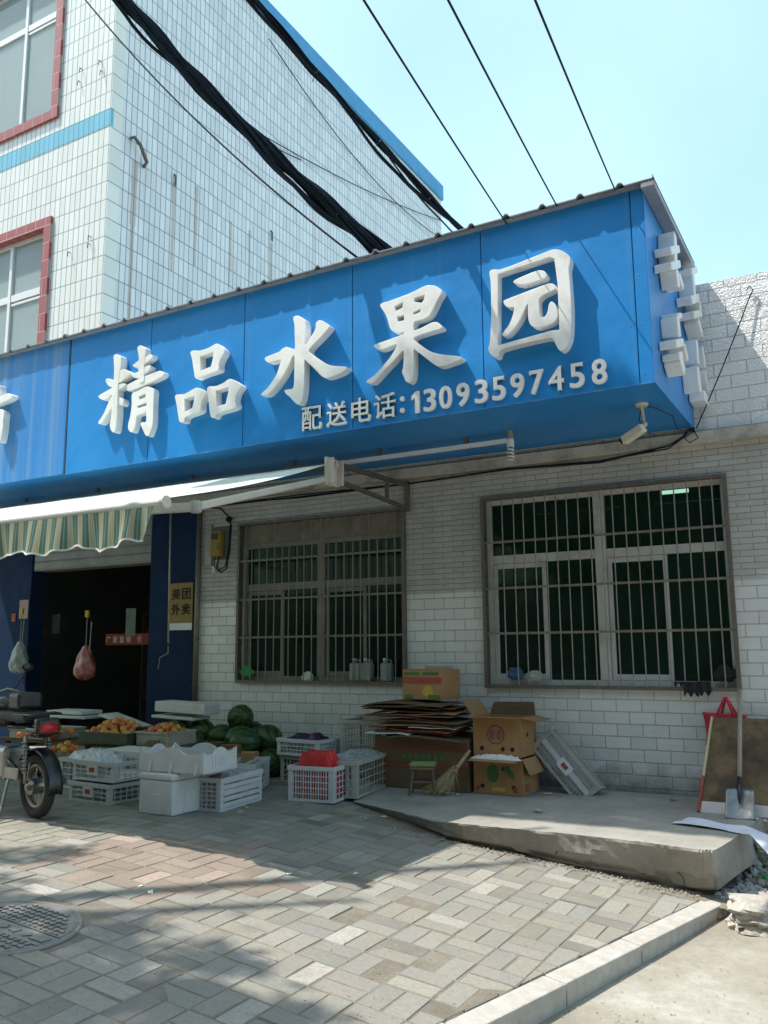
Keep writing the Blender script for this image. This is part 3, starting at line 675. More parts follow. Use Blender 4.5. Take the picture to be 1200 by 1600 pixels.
line = [('配', 65, .235), ('送', 158, .235), ('电', 250, .215), ('话', 340, .235), (':', 405, .045), ('1', 455, .075), ('3', 508, .125), ('0', 568, .125), ('9', 633, .125), ('3', 702, .125), ('5', 768, .125), ('9', 838, .125), ('7', 910, .125), ('4', 984, .135), ('5', 1062, .125), ('8', 1146, .125)]
for ch, u, w_ in line:
    v_ = 285-(u-65)*.1637
    p = AY(460+u/2.4, 560+v_/2.4, SY-.02); mb = MB()
    zh = .235 if w_ > .2 else (.15 if ch == ':' else .205); o_ = V((p.x, SY-.002, 3.648 if ch != ':' else 3.675))
    if ch == '1':
        q = [(-.005, 0), (.04, 0), (.04, .205), (.008, .205), (-.04, .165), (-.04, .125), (-.005, .148)]
        mb.prism([o_+V((a, 0, b)) for a, b in q], (0, -.022, 0))
    else:
        e = .0035 if w_ > .2 else .0055
        for k, (a, b) in enumerate(((-e, -e*.6), (e, -e*.6), (-e, e*.6), (e, e*.6))):
            put_text(mb, ch, .2, o_+V((a, -.0006*k, b)), XA, ZA, YN, 0, .011, w_-2*e, zh)
    mb.build('character', M['acryl'], sign, world=True)
# characters on the end face, seen almost edge-on
def sidechar(lst):
    mb = MB()
    for k, (x0, y0, x1, y1, t_) in enumerate(lst):
        a, b = AX(980+x0/5.16, 350+y0/5.16, XR), AX(980+x1/5.16, 350+y1/5.16, XR); dx_ = V((.075+.0015*k, 0, 0))
        mb.bar(a+dx_, b+dx_, t_, .145, up=V((1, 0, 0)))
    return mb.build('character', M['acryl'], sign, world=True, bevel=.008)
sidechar([(250, 112, 258, 400, .10), (210, 246, 285, 232, .07), (210, 372, 290, 352, .07), (258, 400, 275, 540, .09), (280, 440, 312, 545, .07)])
sidechar([(404, 398, 424, 640, .09), (393, 412, 440, 396, .06), (390, 640, 455, 620, .08), (405, 760, 470, 742, .07), (445, 800, 480, 915, .08), (455, 640, 470, 780, .06)])
sidechar([(268, 775, 284, 935, .10), (268, 768, 300, 764, .05), (250, 992, 312, 978, .07), (272, 1090, 300, 1080, .06), (284, 1100, 318, 1215, .10), (316, 1000, 345, 1120, .06)])
sidechar([(434, 960, 446, 1150, .08), (440, 1170, 462, 1375, .12), (480, 1010, 505, 1180, .05), (490, 1395, 530, 1450, .10), (500, 1200, 528, 1380, .06)])

# neighbouring sign at the far left, streaked, with one cut-off character
nsign = thing('neighbour_sign', 'weather-streaked blue sign panel left of the seam, its white character cut off', 'sign', (-9.6, SY, 3.6))
mb = MB(); mb.b2((-12.2, SY-.004, SZ0), (-8.215, SY+.03, SZ1-.0)); mb.build('fascia_panel', M['blue_st'], nsign, world=True, bevel=.003)
mb = MB(); mb.b2((-8.213, SY-.002, SZ0), (-8.194, SY+.02, SZ1)); mb.build('joint_strip', mat('dark_joint', (.03, .05, .08), .6), nsign, world=True)
mb = MB(); mb.b2((-12.2, SY+.031, SZ0), (-8.19, D-.11, SZ0+.02)); mb.build('soffit', M['blue'], nsign, world=True)
roofsheet(-12.2, -8.195, nsign)
glyph('character', [([(-300,610),(-200,540),(0,475),(95,432),(140,450),(155,480),(110,515),(0,560),(-260,655)], []), ([(-60,480),(-40,330),(-10,330),(6,400),(0,480)], []),
    ([(-120,700),(-30,640),(20,632),(50,680),(38,740),(30,880),(10,990),(-10,1050),(-50,1040),(-70,960),(-40,880),(-40,760),(-110,790)], [])], 0, 560, 8, nsign)
# thin sloping angle / rail under the soffit with a spiral lamp on its end
rail = thing('conduit_rail', 'long pale conduit rail running under the dark blue soffit above the awning', 'conduit', (-6, 7.65, 3.5))
mb = MB(); a, b = V((-12, 7.64, 3.5)), V((-2.95, 7.64, 3.5)); mb.b2((-12, 7.62, 3.485), (-2.95, 7.66, 3.525)); mb.build('channel', M['wframe'], rail, world=True)
for x in (-3.4, -4.4, -5.5, -7, -8.6, -10): MB().b2((x, 7.615, 3.527), (x+.03, 7.665, 3.602)).build('clip', M['iron'], rail, world=True)
cfl = thing('spiral_lamp', 'unlit spiral energy-saving bulb hanging from the soffit at the end of the conduit', 'lamp', (-2.92, 7.64, 3.4))
mb = MB(); mb.tube([(0, 0, .2), (0, 0, .12)], .032, 10); mb.build('lamp_holder', mat('brown_holder', (.3, .27, .22), .6), cfl)
mb = MB(); mb.tube([(0, 0, .12), (0, 0, .10), (0, 0, .04)], [.03, .036, .036], 12); mb.build('ballast', M['wframe'], cfl)
mb = MB(); mb.tube([(.026*math.cos(t), .026*math.sin(t), .04-.135*t/(2*math.pi*4)) for t in [i*.35 for i in range(72)]], .0125, 6); mb.build('spiral_tube', mat('milky_tube', (.62, .64, .6), .3, .05), cfl, smooth=True)
# security camera
cm = thing('security_camera', 'small beige box security camera hung on a swivel arm under the sign corner', 'camera', (-1.60, 7.38, 3.6))
mb = MB(); mb.tube([(0, 0, .002), (0, 0, -.02)], [.06, .05], 14); mb.tube([(0, 0, -.02), (.01, 0, -.17)], .014, 8); mb.ball((.012, 0, -.18), .028, 10, 6); mb.tube([(.012, 0, -.18), (-.0, -.03, -.235)], .016, 8)
mb.build('mount', mat('beige_metal', (.5, .47, .38), .5), cm)
mb = MB(); R = Matrix.Rotation(math.radians(-22), 3, 'Y')@Matrix.Rotation(math.radians(-20), 3, 'Z')
mb.box((-.075, -.04, -.265), (.22, .085, .075), R); mb.build('housing', mat('cream_housing', (.62, .60, .48), .45, .1), cm, bevel=.01, seg=2)
mb = MB(); mb.box((-.075-.112*math.cos(.38), -.04+.02, -.265-.112*math.sin(.38)+.0), (.012, .06, .05), R); mb.build('lens_window', mat('black_glass', (.01, .01, .012), .1), cm)
mb = MB(); mb.tube([(.0, 0, -.01), (.09, .1, -.02), (.2, .3, -.06), (.16, .7, -.09), (.26, 1.1, -.04)], .005, 5); mb.tube([(-.005, -.0, -.03), (-.03, 0, -.14), (.03, .02, -.24), (.06, .05, -.27)], .005, 5)
mb.build('lead', mat('black_lead', (.02, .02, .02), .6), cm, smooth=True)

# ================================================================ CABLES
M['cable'] = mat('black_cable', (.016, .024, .036), .8, .2, 10, spec=.12)
def sagline(a, b, sag, n=20): return [a.lerp(b, i/n)+V((0, 0, -sag*4*(i/n)*(1-i/n))) for i in range(n+1)]
def bundle(name, label, e, far, nstr, spread, r, sag, grp=None):
    t = thing(name, label, 'cable', e, 0, grp); mb = MB(); d = (far-e).normalized(); a = d.orthogonal().normalized(); b = d.cross(a)
    for k in range(nstr):
        ph = random.random()*6.28; rr = spread*math.sqrt(random.random()); tw = random.uniform(2, 5); o2 = a*math.cos(ph)*rr+b*math.sin(ph)*rr
        ln = sagline(e, far, sag*(1+random.gauss(0, .03)), 46)
        loose = random.random() < .3
        path = []
        for i, p in enumerate(ln):
            s_ = i/46; q = 1-.45*math.exp(-((s_*7) % 1-.5)**2*18)
            ang = ph+tw*s_*3
            if i == 0: path.append(p+V((.06, .75, .05))); 
            path.append(p+(a*math.cos(ang)+b*math.sin(ang))*rr*q+(V((0, 0, -.10*math.sin(math.pi*((s_*2.3+ph) % 1)))) if loose else V()))
        mb.tube(path, r*random.uniform(.7, 1.5), 5)
    mb.build('strand', M['cable'], t, world=True, smooth=True)['kind'] = 'stuff'
    tm = mat('pale_tie', (.22, .21, .2), .7)
    for i in (5, 13, 22, 33):
        p = sagline(e, far, sag, 46)[i]; mb = MB().torus(p, d, spread*.8, .005, 14, 4)
        mb.tube([p+a*spread*.8, p+a*(spread+.03)+V((0, 0, -.05))], .003, 4); mb.build('cable_tie', tm, t, world=True)
    return t
e1 = AY(600, 390, 6.95); f1 = AY(205, -30, 5.4); f1 = e1+(f1-e1)*1.6
bundle('cable_bundle', 'thick sagging bundle of black cables crossing the tiled side wall down to the sign top', e1, f1, 40, .062, .013, .30)
e2 = AY(720, 358, 6.92); f2 = AY(395, -20, 5.0); f2 = e2+(f2-e2)*1.5
bundle('cable_bundle', 'thinner dark cable bundle running along the blue parapet edge to the sign top', e2, f2, 10, .028, .011, .10)
def wire(label, a, b, sag, r=.009, name='overhead_wire', grp='overhead wires'):
    mb = MB(); mb.tube(sagline(a, b, sag, 24), r, 6); o = mb.build(name, M['cable'], None, smooth=True, loc=tuple(a)); tag(o, label, 'wire', grp)
for (a, b, lab) in (((792, 350), (568, -5), 'leftmost of the three single wires crossing the open sky'), ((872, 325), (700, -5), 'middle of the three single wires crossing the open sky'), ((962, 299), (836, -5), 'rightmost of the three single wires crossing the open sky, nearest the sign corner')):
    p = AY(*a, 6.78); q = AY(*b, 3.2); wire(lab, p, p+(q-p)*1.4, .02, .0065)
p = AY(560, 404, 6.75); q = AY(150, 5, 7.2)
wire('single black wire hanging below the thick bundle and crossing the building corner', p, p+(q-p)*1.2, .25, .012)
p = AX(1090, 668, XR+.03); q = AY(1172, 462, D-.03)
mb = MB(); mb.tube(sagline(V((XR+.03, D-.12, 3.58)), q, .03, 10)+[q+V((.03, 0, .05)), q+V((0, 0, .1)), q+V((-.03, 0, .06))], .006, 5); tag(mb.build('stay_wire', M['cable'], None, smooth=True, loc=tuple(q)), 'thin wire climbing the sunlit tile parapet from the sign corner to a hook', 'wire')
# cable run clipped along the ledge
p0 = V((XR+.02, D-.13, 3.58)); pts = [p0, p0+V((-.06, -.02, -.02)), V((-1.45, D-.14, 3.50)), V((-1.6, D-.12, 3.43)), V((-2.3, D-.03, 3.40)), V((-3.3, D-.03, 3.42)), V((-4.5, D-.03, 3.40)), V((-6.0, D-.03, 3.39)), V((-7.6, D-.03, 3.40))]
mb = MB()
for k in range(3): mb.tube([q+V((0, -.01*k, random.uniform(-.025, .02))) for q in pts], .008, 5)
mb.tube([p0+V((-.02, 0, 0)), p0+V((.03, -.03, -.10)), p0+V((-.05, -.04, -.14)), p0+V((-.10, -.02, -.08)), p0+V((0, 0, -.02))], .006, 5)
tag(mb.build('wall_cable', M['cable'], None, smooth=True, loc=tuple(pts[4])), 'dark cables run along the peeling ledge under the sign soffit', 'cable')

# ================================================================ AWNING
awn = thing('awning', 'retractable striped green awning with scalloped valance pulled out over the doorway', 'awning', (-8, 7.0, 3.3))
AXR = -4.28; YF, ZF = 4.372, 2.545; YB, ZB = 6.98, 3.325; AXL = -12.8
m, nt, bb, L = newmat('awning_stripe'); co = coords(nt); s_ = nd(nt, 'ShaderNodeSeparateXYZ'); L.new(co, s_.inputs[0])
fx = mth(nt, 'FRACT', mth(nt, 'MULTIPLY', mth(nt, 'ADD', s_.outputs[0], 100), 1/.11))
def band(lo, hi): return mth(nt, 'MULTIPLY', mth(nt, 'GREATER_THAN', fx, lo), mth(nt, 'LESS_THAN', fx, hi))
c = mixc(nt, band(.50, 1.0), (.022, .10, .085), (.42, .46, .35)); c = mixc(nt, band(.62, .72), c, (.42, .33, .14)); c = mixc(nt, band(.80, .90), c, (.42, .33, .14)); c = mixc(nt, band(.2, .26), c, (.20, .36, .30))
c = mixc(nt, mth(nt, 'MULTIPLY', ramp(nt, noise(nt, co, 3, 5), [(.5, 0), (.75, 1)]), .3), c, (.28, .27, .2))
M['stripe_col'] = c
L.new(c, bb.inputs['Base Color']); bb.inputs['Roughness'].default_value = .85
t = nd(nt, 'ShaderNodeBsdfTranslucent'); L.new(mixc(nt, .55, c, (.75, .9, .82)), t.inputs[0]); mx = nd(nt, 'ShaderNodeMixShader'); mx.inputs[0].default_value = .38
L.new(bb.outputs[0], mx.inputs[1]); L.new(t.outputs[0], mx.inputs[2]); L.new(mx.outputs[0], nt.nodes['Material Output'].inputs[0]); M['stripe'] = m
m2, nt, bb, L = newmat('awning_top_cloth'); co = coords(nt)
bb.inputs['Base Color'].default_value = (.62, .72, .64, 1); bb.inputs['Roughness'].default_value = .85
t = nd(nt, 'ShaderNodeBsdfTranslucent'); t.inputs[0].default_value = (.62, .85, .74, 1); mx = nd(nt, 'ShaderNodeMixShader'); mx.inputs[0].default_value = .2
L.new(bb.outputs[0], mx.inputs[1]); L.new(t.outputs[0], mx.inputs[2]); L.new(mx.outputs[0], nt.nodes['Material Output'].inputs[0]); M['awn_top'] = m2
mb = MB(); mb.grid(lambda u, v: (AXL+(AXR+(-4.56-AXR)*v-AXL)*u, YF+(YB-YF)*v, ZF+.02+(ZB-ZF)*v-.035*math.sin(math.pi*v)+.005*math.sin(u*60)*math.sin(v*3)), 120, 10)
mb.build('canopy', M['awn_top'], awn, world=True, smooth=True)
def sc(u, v):
    x = AXL+(AXR-AXL-.05)*u; wv = abs(math.sin(math.pi*(x+.1)/.62))
    rag = .012*math.sin(x*31)+.02*math.sin(x*9+1)
    return (x-.09*v*(u > .9)*(u-.9)*8, YF-.022+.018*math.sin(x*24)*v+.03*math.sin(x*6)*v, ZF-.03-v*(.235+.03*wv+rag*.7))
mb = MB(); mb.grid(sc, 520, 6); mb.build('valance', M['stripe'], awn, world=True, smooth=True)
mb = MB()
for i in range(520):
    p, q = V(sc(i/520, 1)), V(sc((i+1)/520, 1)); mb.bar(p, q, .006, .014)
mb.build('valance_hem', mat('white_hem', (.75, .75, .7), .7), awn, world=True)
M['cream'] = mat('cream_powder_coat', (.66, .60, .52), .45, .06, 4, dirt=(.35, .3, .24), dirtamt=.3)
mb = MB(); mb.tube([(AXL, YF, ZF), (AXR+.02, YF, ZF)], .024, 12); mb.build('front_bar', M['wframe'], awn, world=True, smooth=False)
mb = MB(); mb.tube([(AXR+.02, YF, ZF-.005), (AXR+.055, YF, ZF-.005)], [.046, .046], 18); mb.build('end_cap', M['cream'], awn, world=True)
mb = MB(); mb.tube([(AXL, YB+.03, ZB+.01), (-4.58, YB+.03, ZB+.01)], .05, 12); mb.build('roller', mat('dark_roller', (.08, .09, .09), .6), awn, world=True)
mb = MB(); mb.b2((-4.59, 6.90, 3.12), (-4.555, 7.12, 3.40)); mb.b2((-4.555, 6.91, 3.13), (-4.49, 6.935, 3.39)); mb.b2((-4.555, 7.085, 3.13), (-4.49, 7.11, 3.39)); mb.tube([(-4.556, 7.0, 3.33), (-4.50, 7.0, 3.33)], .03, 10)
for z in (3.16, 3.22, 3.37): mb.tube([(-4.56, 6.98, z), (-4.535, 6.98, z)], .012, 6)
mb.build('end_bracket', M['cream'], awn, world=True, bevel=.004)
# folding arm: shoulder -> elbow -> front bar, lying just under the cloth
nrm = V((0, -(ZB-ZF), (YB-YF))).normalized(); pp = V((0, YF, ZF-.10))
sh_ = AP(522, 748, pp, nrm); el = AP(306, 792, pp, nrm); fr2 = AP(262, 797, V((0, YF+.04, ZF-.05)), V((0, 1, 0)))
mb = MB(); mb.bar(V((-4.60, 6.97, 3.19)), el, .045, .06); mb.build('upper_arm', M['cream'], awn, world=True, bevel=.01)
mb = MB(); mb.bar(el+V((.0, 0, .0)), V((-4.75, YF+.05, ZF-.02)), .05, .07); mb.tube([el+V((0, 0, -.045)), el+V((0, 0, .045))], .045, 10); mb.build('forearm', mat('grey_arm', (.42, .40, .37), .5), awn, world=True, bevel=.008)
mb = MB(); q = V((-9.6, 6.97, 3.19)); mb.bar(q, q+V((1.2, -1.3, -.38)), .06, .075); mb.bar(q+V((1.2, -1.3, -.38)), V((-9.4, YF+.05, ZF-.02)), .05, .07); mb.build('upper_arm', M['cream'], awn, world=True, bevel=.01)
# steel truss bracket fixed to the wall
trs = thing('wall_bracket', 'rusty welded triangular steel bracket carrying the awning end', 'bracket', (-4.53, D, 3.1))
mb = MB(); mb.b2((-4.555, D-.055, 3.07), (-4.505, D-.002, 3.42)); mb.build('wall_plate', M['iron'], trs, world=True)
mb = MB(); mb.bar((-4.53, D-.055, 3.375), (-4.53, 7.12, 3.345), .045); mb.bar((-4.53, D-.055, 3.105), (-4.53, 7.12, 3.175), .04); mb.bar((-4.53, 8.05, 3.14), (-4.53, 8.05, 3.345), .035); mb.build('truss', M['iron'], trs, world=True)
mb = MB(); mb.tube(sagline(V((-4.56, 7.0, 3.36)), V((-7.6, 7.25, 3.42)), .05, 26), .012, 5)
for i in range(34):
    p = V((-4.6-.03*i, 7.0+.004*i, 3.35)); mb.torus(p, (1, .3, .2), .035, .006, 10, 4)
tag(mb.build('coiled_cord', M['cable'], None, loc=(-5, 7, 3.35)), 'dark coiled cord strung along the awning roller behind the bracket', 'cord')

# ================================================================ OUT OF FRAME: opposite side of the street, street tree
opp = thing('sky_blocking_building', 'unseen plain four storey block added across the street to cut skylight', 'building', (-4, -16, 0))  # out-of-view block, put in to hold back skylight under the sign
M['oppwall'] = mat('opposite_render', (.22, .21, .19), .8, .1, 1)
ow = [(x, x+1.6, z, z+1.7) for x in range(-38, 34, 4) for z in (1, 4.4, 7.8, 11.2)]
mb = MB(); mb.b2((-40, -24, 0), (36, -16.3, 14.5))
mb.b2((-40, -16.299, 0), (36, -16.0, 1)); 
for z in (2.7, 6.1, 9.5, 12.9): mb.b2((-40, -16.299, z), (36, -16.0, z+1.7 if z < 12 else 14.5))
for z in (1, 4.4, 7.8, 11.2):
    for x in range(-40, 36, 4): mb.b2((x-2.4 if x > -40 else -40, -16.299, z+.001), (x, -16.001, z+1.699))
mb.build('wall', M['oppwall'], opp, world=True)
M['bark'] = mat('tree_bark', (.12, .10, .075), .9, .3, 12, bump=.6)
M['leaf'] = mat('tree_leaf', (.055, .11, .03), .5, .35, 3, trans=.35)
tr = thing('street_tree', 'unseen broad-leaved street tree dappling the pavement, with leaves added to shade the platform', 'tree', (-8.6, -.6, -.1))
S1 = SUN/SUN.z
def visible(p):
    v = p-CP; d = v.dot(CW)
    if d <= .05: return False
    x = 600+F*v.dot(CR)/d; y = 800-F*v.dot(CU)/d
    return -40 < x < 1240 and -40 < y < 1640
leaves = []
rnd = random.Random(5)
def leafat(tx, ty, h): 
    p = V((tx, ty, .1))+S1*h
    if not visible(p): leaves.append(p)
for k in range(4200): leafat(rnd.uniform(-4.2, .2), rnd.uniform(6.83, 7.68), rnd.uniform(11.5, 14))  # extra unseen leaves, set along the sun rays to shade the platform strip
cl = [(rnd.uniform(-6.2, -2.4), rnd.uniform(1.2, 3.6), rnd.uniform(.18, .42)) for _ in range(34)]+[(-5.3, 4.0, .22), (-5.0, 4.25, .18), (-4.6, 3.3, .3), (-1.9, 2.2, .3), (-3.0, 3.5, .2), (-3.3, 3.0, .35), (-2.9, 2.8, .35), (-3.7, 2.6, .4), (-2.5, 3.1, .25), (-3.0, 2.4, .4), (-2.3, 2.6, .3), (-4.0, 3.0, .3)]
for (x, y, r_) in cl:
    for k in range(int(640*r_)): leafat(rnd.gauss(x, r_*.55), rnd.gauss(y, r_*.5), rnd.uniform(7.5, 10.5))
for k in range(2200):
    p = V((rnd.gauss(-9.5, 1.9), rnd.gauss(-1.6, 1.5), rnd.gauss(8.8, 1.2)))
    if p.y < 1.6 and not visible(p): leaves.append(p)
mb = MB()
for p in leaves:
    a = V((rnd.gauss(0, 1), rnd.gauss(0, 1), rnd.gauss(0, .5))).normalized(); b = a.cross(V((rnd.gauss(0, .5), rnd.gauss(0, .5), 1))).normalized(); L_ = rnd.uniform(.10, .16)
    mb.add([p-a*L_*.5, p+b*L_*.28, p+a*L_*.5, p-b*L_*.28], [(0, 1, 2, 3)])
mb.build('crown', M['leaf'], tr, world=True)
mb = MB(); base = V((-8.6, -.6, -.1)); top = V((-8.9, -.2, 6.5)); mb.tube([base, V((-8.65, -.5, 3)), top], [.24, .18, .14], 12)
for q in ((-9, -2.5, 9), (-10.5, -.5, 9.5), (-8.5, .8, 9), (-7.9, 2.2, 10.3), (-7.6, 3.9, 11.0), (-8.9, .4, 10.5)):
    q = V(q); mb.tube([top, top.lerp(q, .5)+V((0, 0, .3)), q], [.12, .07, .03], 8)
mb.build('trunk', M['bark'], tr, world=True, smooth=True)

# row of trees added across the road, out of frame (they close off the low sky)
M['leaf2'] = mat('far_leaf', (.05, .085, .03), .6, .35, 1)
row = thing('sky_blocking_tree', 'unseen bushy tree in the row added along the opposite kerb to block low sky', 'tree', (-26, -7.5, -.1), group='unseen trees added to block low sky')
mb = MB()
for k in range(2600):
    th = rnd.uniform(0, 6.28); r_ = 4.2*rnd.random()**.4; z = rnd.uniform(3.2, 15); w_ = max(.2, 1-abs(z-9)/8.5)**.5
    p = V((r_*w_*math.cos(th)*1.1, r_*w_*math.sin(th)*.8, z)); a = V((rnd.gauss(0, 1), rnd.gauss(0, 1), rnd.gauss(0, 1))).normalized(); b = a.orthogonal().normalized(); L_ = rnd.uniform(.35, .7)
    mb.add([p-a*L_*.5, p+b*L_*.3, p+a*L_*.5, p-b*L_*.3], [(0, 1, 2, 3)])
mb.build('crown', M['leaf2'], row)
mb = MB(); mb.tube([(0, 0, 0), (.1, 0, 3), (0, .1, 8)], [.28, .2, .1], 10); mb.build('trunk', M['bark'], row, smooth=True)
for i in range(1, 8): dup(row, (-26+i*6.3, -7.5+rnd.uniform(-.5, .5), -.1), (0, 0, rnd.uniform(0, 6)), None)

# ================================================================ THINGS ON THE PAVEMENT AND PLATFORM
M['pla_w'] = mat('white_crate_plastic', (.60, .61, .63), .45, .06, 6, dirt=(.36, .33, .28), dirtamt=.35)
M['pla_d'] = mat('dusty_crate_plastic', (.42, .41, .36), .6, .1, 7, dirt=(.22, .19, .14), dirtamt=.6)
M['foam'] = mat('white_foam', (.66, .67, .67), .75, .04, 9, dirt=(.42, .40, .35), dirtamt=.3, bump=.25, bscale=160)
M['card'] = mat('brown_cardboard', (.38, .21, .09), .85, .10, 4, dirt=(.24, .14, .07), dirtamt=.5)
M['card_d'] = mat('dark_damp_cardboard', (.15, .095, .05), .9, .15, 4, dirt=(.08, .055, .035), dirtamt=.6)
M['red'] = mat('red_fabric', (.55, .03, .045), .6, .12, 6)
M['redink'] = mat('red_ink', (.36, .075, .05), .85, .2, 12, dirt=(.3, .17, .09), dirtamt=.4)
M['purple'] = mat('purple_ink', (.30, .08, .26), .8)
M['greenink'] = mat('green_ink', (.07, .18, .05), .8)
M['yelink'] = mat('ochre_ink', (.5, .33, .05), .8)
M['paper'] = mat('white_paper', (.72, .72, .72), .8, .04, 5)
M['black'] = mat('black_cloth', (.018, .018, .02), .85, .3, 12)
M['darkpl'] = mat('black_plastic', (.02, .022, .025), .4, .2, 8)
def place(p0, p1):   # base corner and direction from two ground points: returns loc, rz
    return p0, math.atan2(p1.y-p0.y, p1.x-p0.x)
def crate_mesh(L_, W_, H_, nx, ny, nz, fine=False, solid_side=None, wall=.012):
    """open lattice crate, origin at its front left bottom corner, x along the front"""
    mb = MB(); r = .012
    mb.b2((-.008, -.008, H_-.035), (L_+.008, .014, H_)); mb.b2((-.008, W_-.014, H_-.035), (L_+.008, W_+.008, H_)); mb.b2((-.008, .014, H_-.035), (.014, W_-.014, H_)); mb.b2((L_-.014, .014, H_-.035), (L_+.008, W_-.014, H_))
    mb.b2((0, 0, 0), (L_, W_, .018)); 
    for (a, b) in ((0, 0), (L_-.045, 0), (0, W_-.045), (L_-.045, W_-.045)):
        xa = a; yb = b
        mb.b2((xa, (yb if yb == 0 else W_-r), .018), (xa+.045, (r if yb == 0 else W_), H_-.035)); mb.b2(((xa if xa == 0 else L_-r), (yb+r if yb == 0 else yb), .018), ((r if xa == 0 else L_), (yb+.045 if yb == 0 else W_-r), H_-.035))
    for k in range(nz+1):
        z = .018+(H_-.053)*k/nz; t = .008 if 0 < k < nz else .014
        for y in (.001, W_-.010): mb.b2((.045, y, z-t*.5), (L_-.045, y+.009, z+t*.5))
        for x in (.001, L_-.010): mb.b2((x, .045, z-t*.5), (x+.009, W_-.045, z+t*.5))
    for k in range(1, nx):
        x = L_*k/nx; t = .006 if not (k % 3 == 0 or not fine) else .011
        for y in (.003, W_-.009): mb.b2((x-t*.5, y, .018), (x+t*.5, y+.006, H_-.035))
    for k in range(1, ny):
        y = W_*k/ny
        for x in (.003, L_-.009): mb.b2((x, y-.005, .018), (x+.006, y+.005, H_-.035))
    if solid_side == 'x':
        mb.b2((.04, .010, .02), (L_-.04, .014, H_-.03))
    return mb
def crate(label, loc, rz, L_, W_, H_, nx=12, ny=8, nz=5, m='pla_w', fine=True, grp='lattice crates', solid=None, extra=None, rot=None):
    t = thing('crate', label, 'crate', loc, rz, grp, rot)
    crate_mesh(L_, W_, H_, nx, ny, nz, fine, solid).build('lattice_wall', M[m], t)
    mb = MB(); mb.b2((L_*.38, -.004, H_*.62), (L_*.62, .006, H_*.82)) if extra != 'tag' else mb.b2((L_*.36, -.006, H_*.3), (L_*.6, .0, H_*.8))
    if extra == 'tag':
        mb.build('label_plate', M['paper'], t)
        mb = MB(); mb.b2((L_*.42, -.010, H_*.45), (L_*.54, -.0065, H_*.68)); mb.build('mark', M['redink'], t)
    return t
def pts2(a, b, c):     # from three ground pixels (front-left, front-right, back-right) to loc, rz, L, W
    pass
# -- red-netting crate and its neighbours
pa, pb, pc = AG(450, 1251), AG(521, 1259), AG(545, 1249)
crA = crate('bright white lattice crate filled with red netting, nearest the platform edge', (pa.x, pa.y, gz(pa.x, pa.y)), math.atan2(pb.y-pa.y, pb.x-pa.x), (pb-pa).length, .34, .315, 18, 5, 5)
net_m = mat('red_netting', (.50, .015, .02), .55, .35, 9, dirt=(.55, .14, .03), dirtamt=.5)
def heap(name, label, cat, par, x0, x1, y0, y1, z, h, m, n=26, rough=.25, grp=None, seed=1, skirt=.0):
    from mathutils import noise as mn
    def f(u, v):
        e = min(1, 5*min(u, 1-u))*min(1, 5*min(v, 1-v)); x_, y_ = x0+(x1-x0)*u, y0+(y1-y0)*v
        a_ = mn.noise(V((x_*7, y_*7, seed)))*.5+.5; b_ = 1-abs(mn.noise(V((x_*16+9, y_*16, seed*3.1)))*2); c_ = mn.noise(V((x_*45, y_*45, seed+5)))
        b = .25+.45*a_+rough*.8*max(0, b_)+rough*.25*c_
        return (x_+.01*c_, y_+.01*c_, z-skirt+(h*max(.12 if seed != 3 else .62+.12*c_, b)+skirt)*e**.6)
    mb = MB(); mb.grid(f, n*2, n*2); o = mb.build(name, m, None, smooth=True)
    o.matrix_basis = par.matrix_basis.copy(); tag(o, label, cat, grp); return o
L1 = (pb-pa).length
heap('net_bag', 'red mesh netting bulging above the rim of the bright white crate', 'net', crA, .015, L1-.015, .015, .32, .30, .20, net_m, 30, .3, seed=3, skirt=.26)
pa2 = AG(548, 1251)
crB = crate('dusty grey-white crate standing on the platform edge right behind the red net crate', (-4.72, 7.05, .15), math.radians(78), .92, .42, .33, 12, 8, 4, 'pla_d')
crB.location = (-4.30, 7.03, .15); crB.rotation_euler = (0, 0, math.radians(99)); 
bag_m = mat('thin_clear_plastic', (.62, .64, .66), .25, .15, 8, alpha=.45)
heap('plastic_sheet', 'crumpled clear plastic film lying over the dusty crate behind the red netting', 'plastic film', crB, .02, .90, .02, .40, .315, .06, bag_m, 24, .5, seed=8)
crC = crate('tall yellowed crate with narrow slots stacked on the crate against the tiled wall', (-4.98, 7.80, .46), math.radians(-2), .56, .42, .33, 18, 8, 4, 'pla_d')
crate('dusty crate carrying the tall yellowed crate by the cardboard pile', (-4.95, 7.84, .165), math.radians(-2), .54, .42, .29, 12, 8, 4, 'pla_d')
crD = crate('shallow white crate of purple produce between the carton and the yellowed crate', (-5.66, 7.62, .42), math.radians(-6), .56, .38, .17, 12, 8, 3, 'pla_w')
crate('grubby crate under the shallow crate of purple produce', (-5.64, 7.66, .13), math.radians(-6), .54, .36, .28, 12, 8, 4, 'pla_d')
heap('produce_bag', 'dark purple bagged produce filling the shallow crate', 'produce', crD, .03, .53, .03, .35, .12, .11, mat('purple_bag', (.05, .018, .06), .35, .5, 9, dirt=(.25, .05, .25), dirtamt=.5), 24, .45, seed=5)
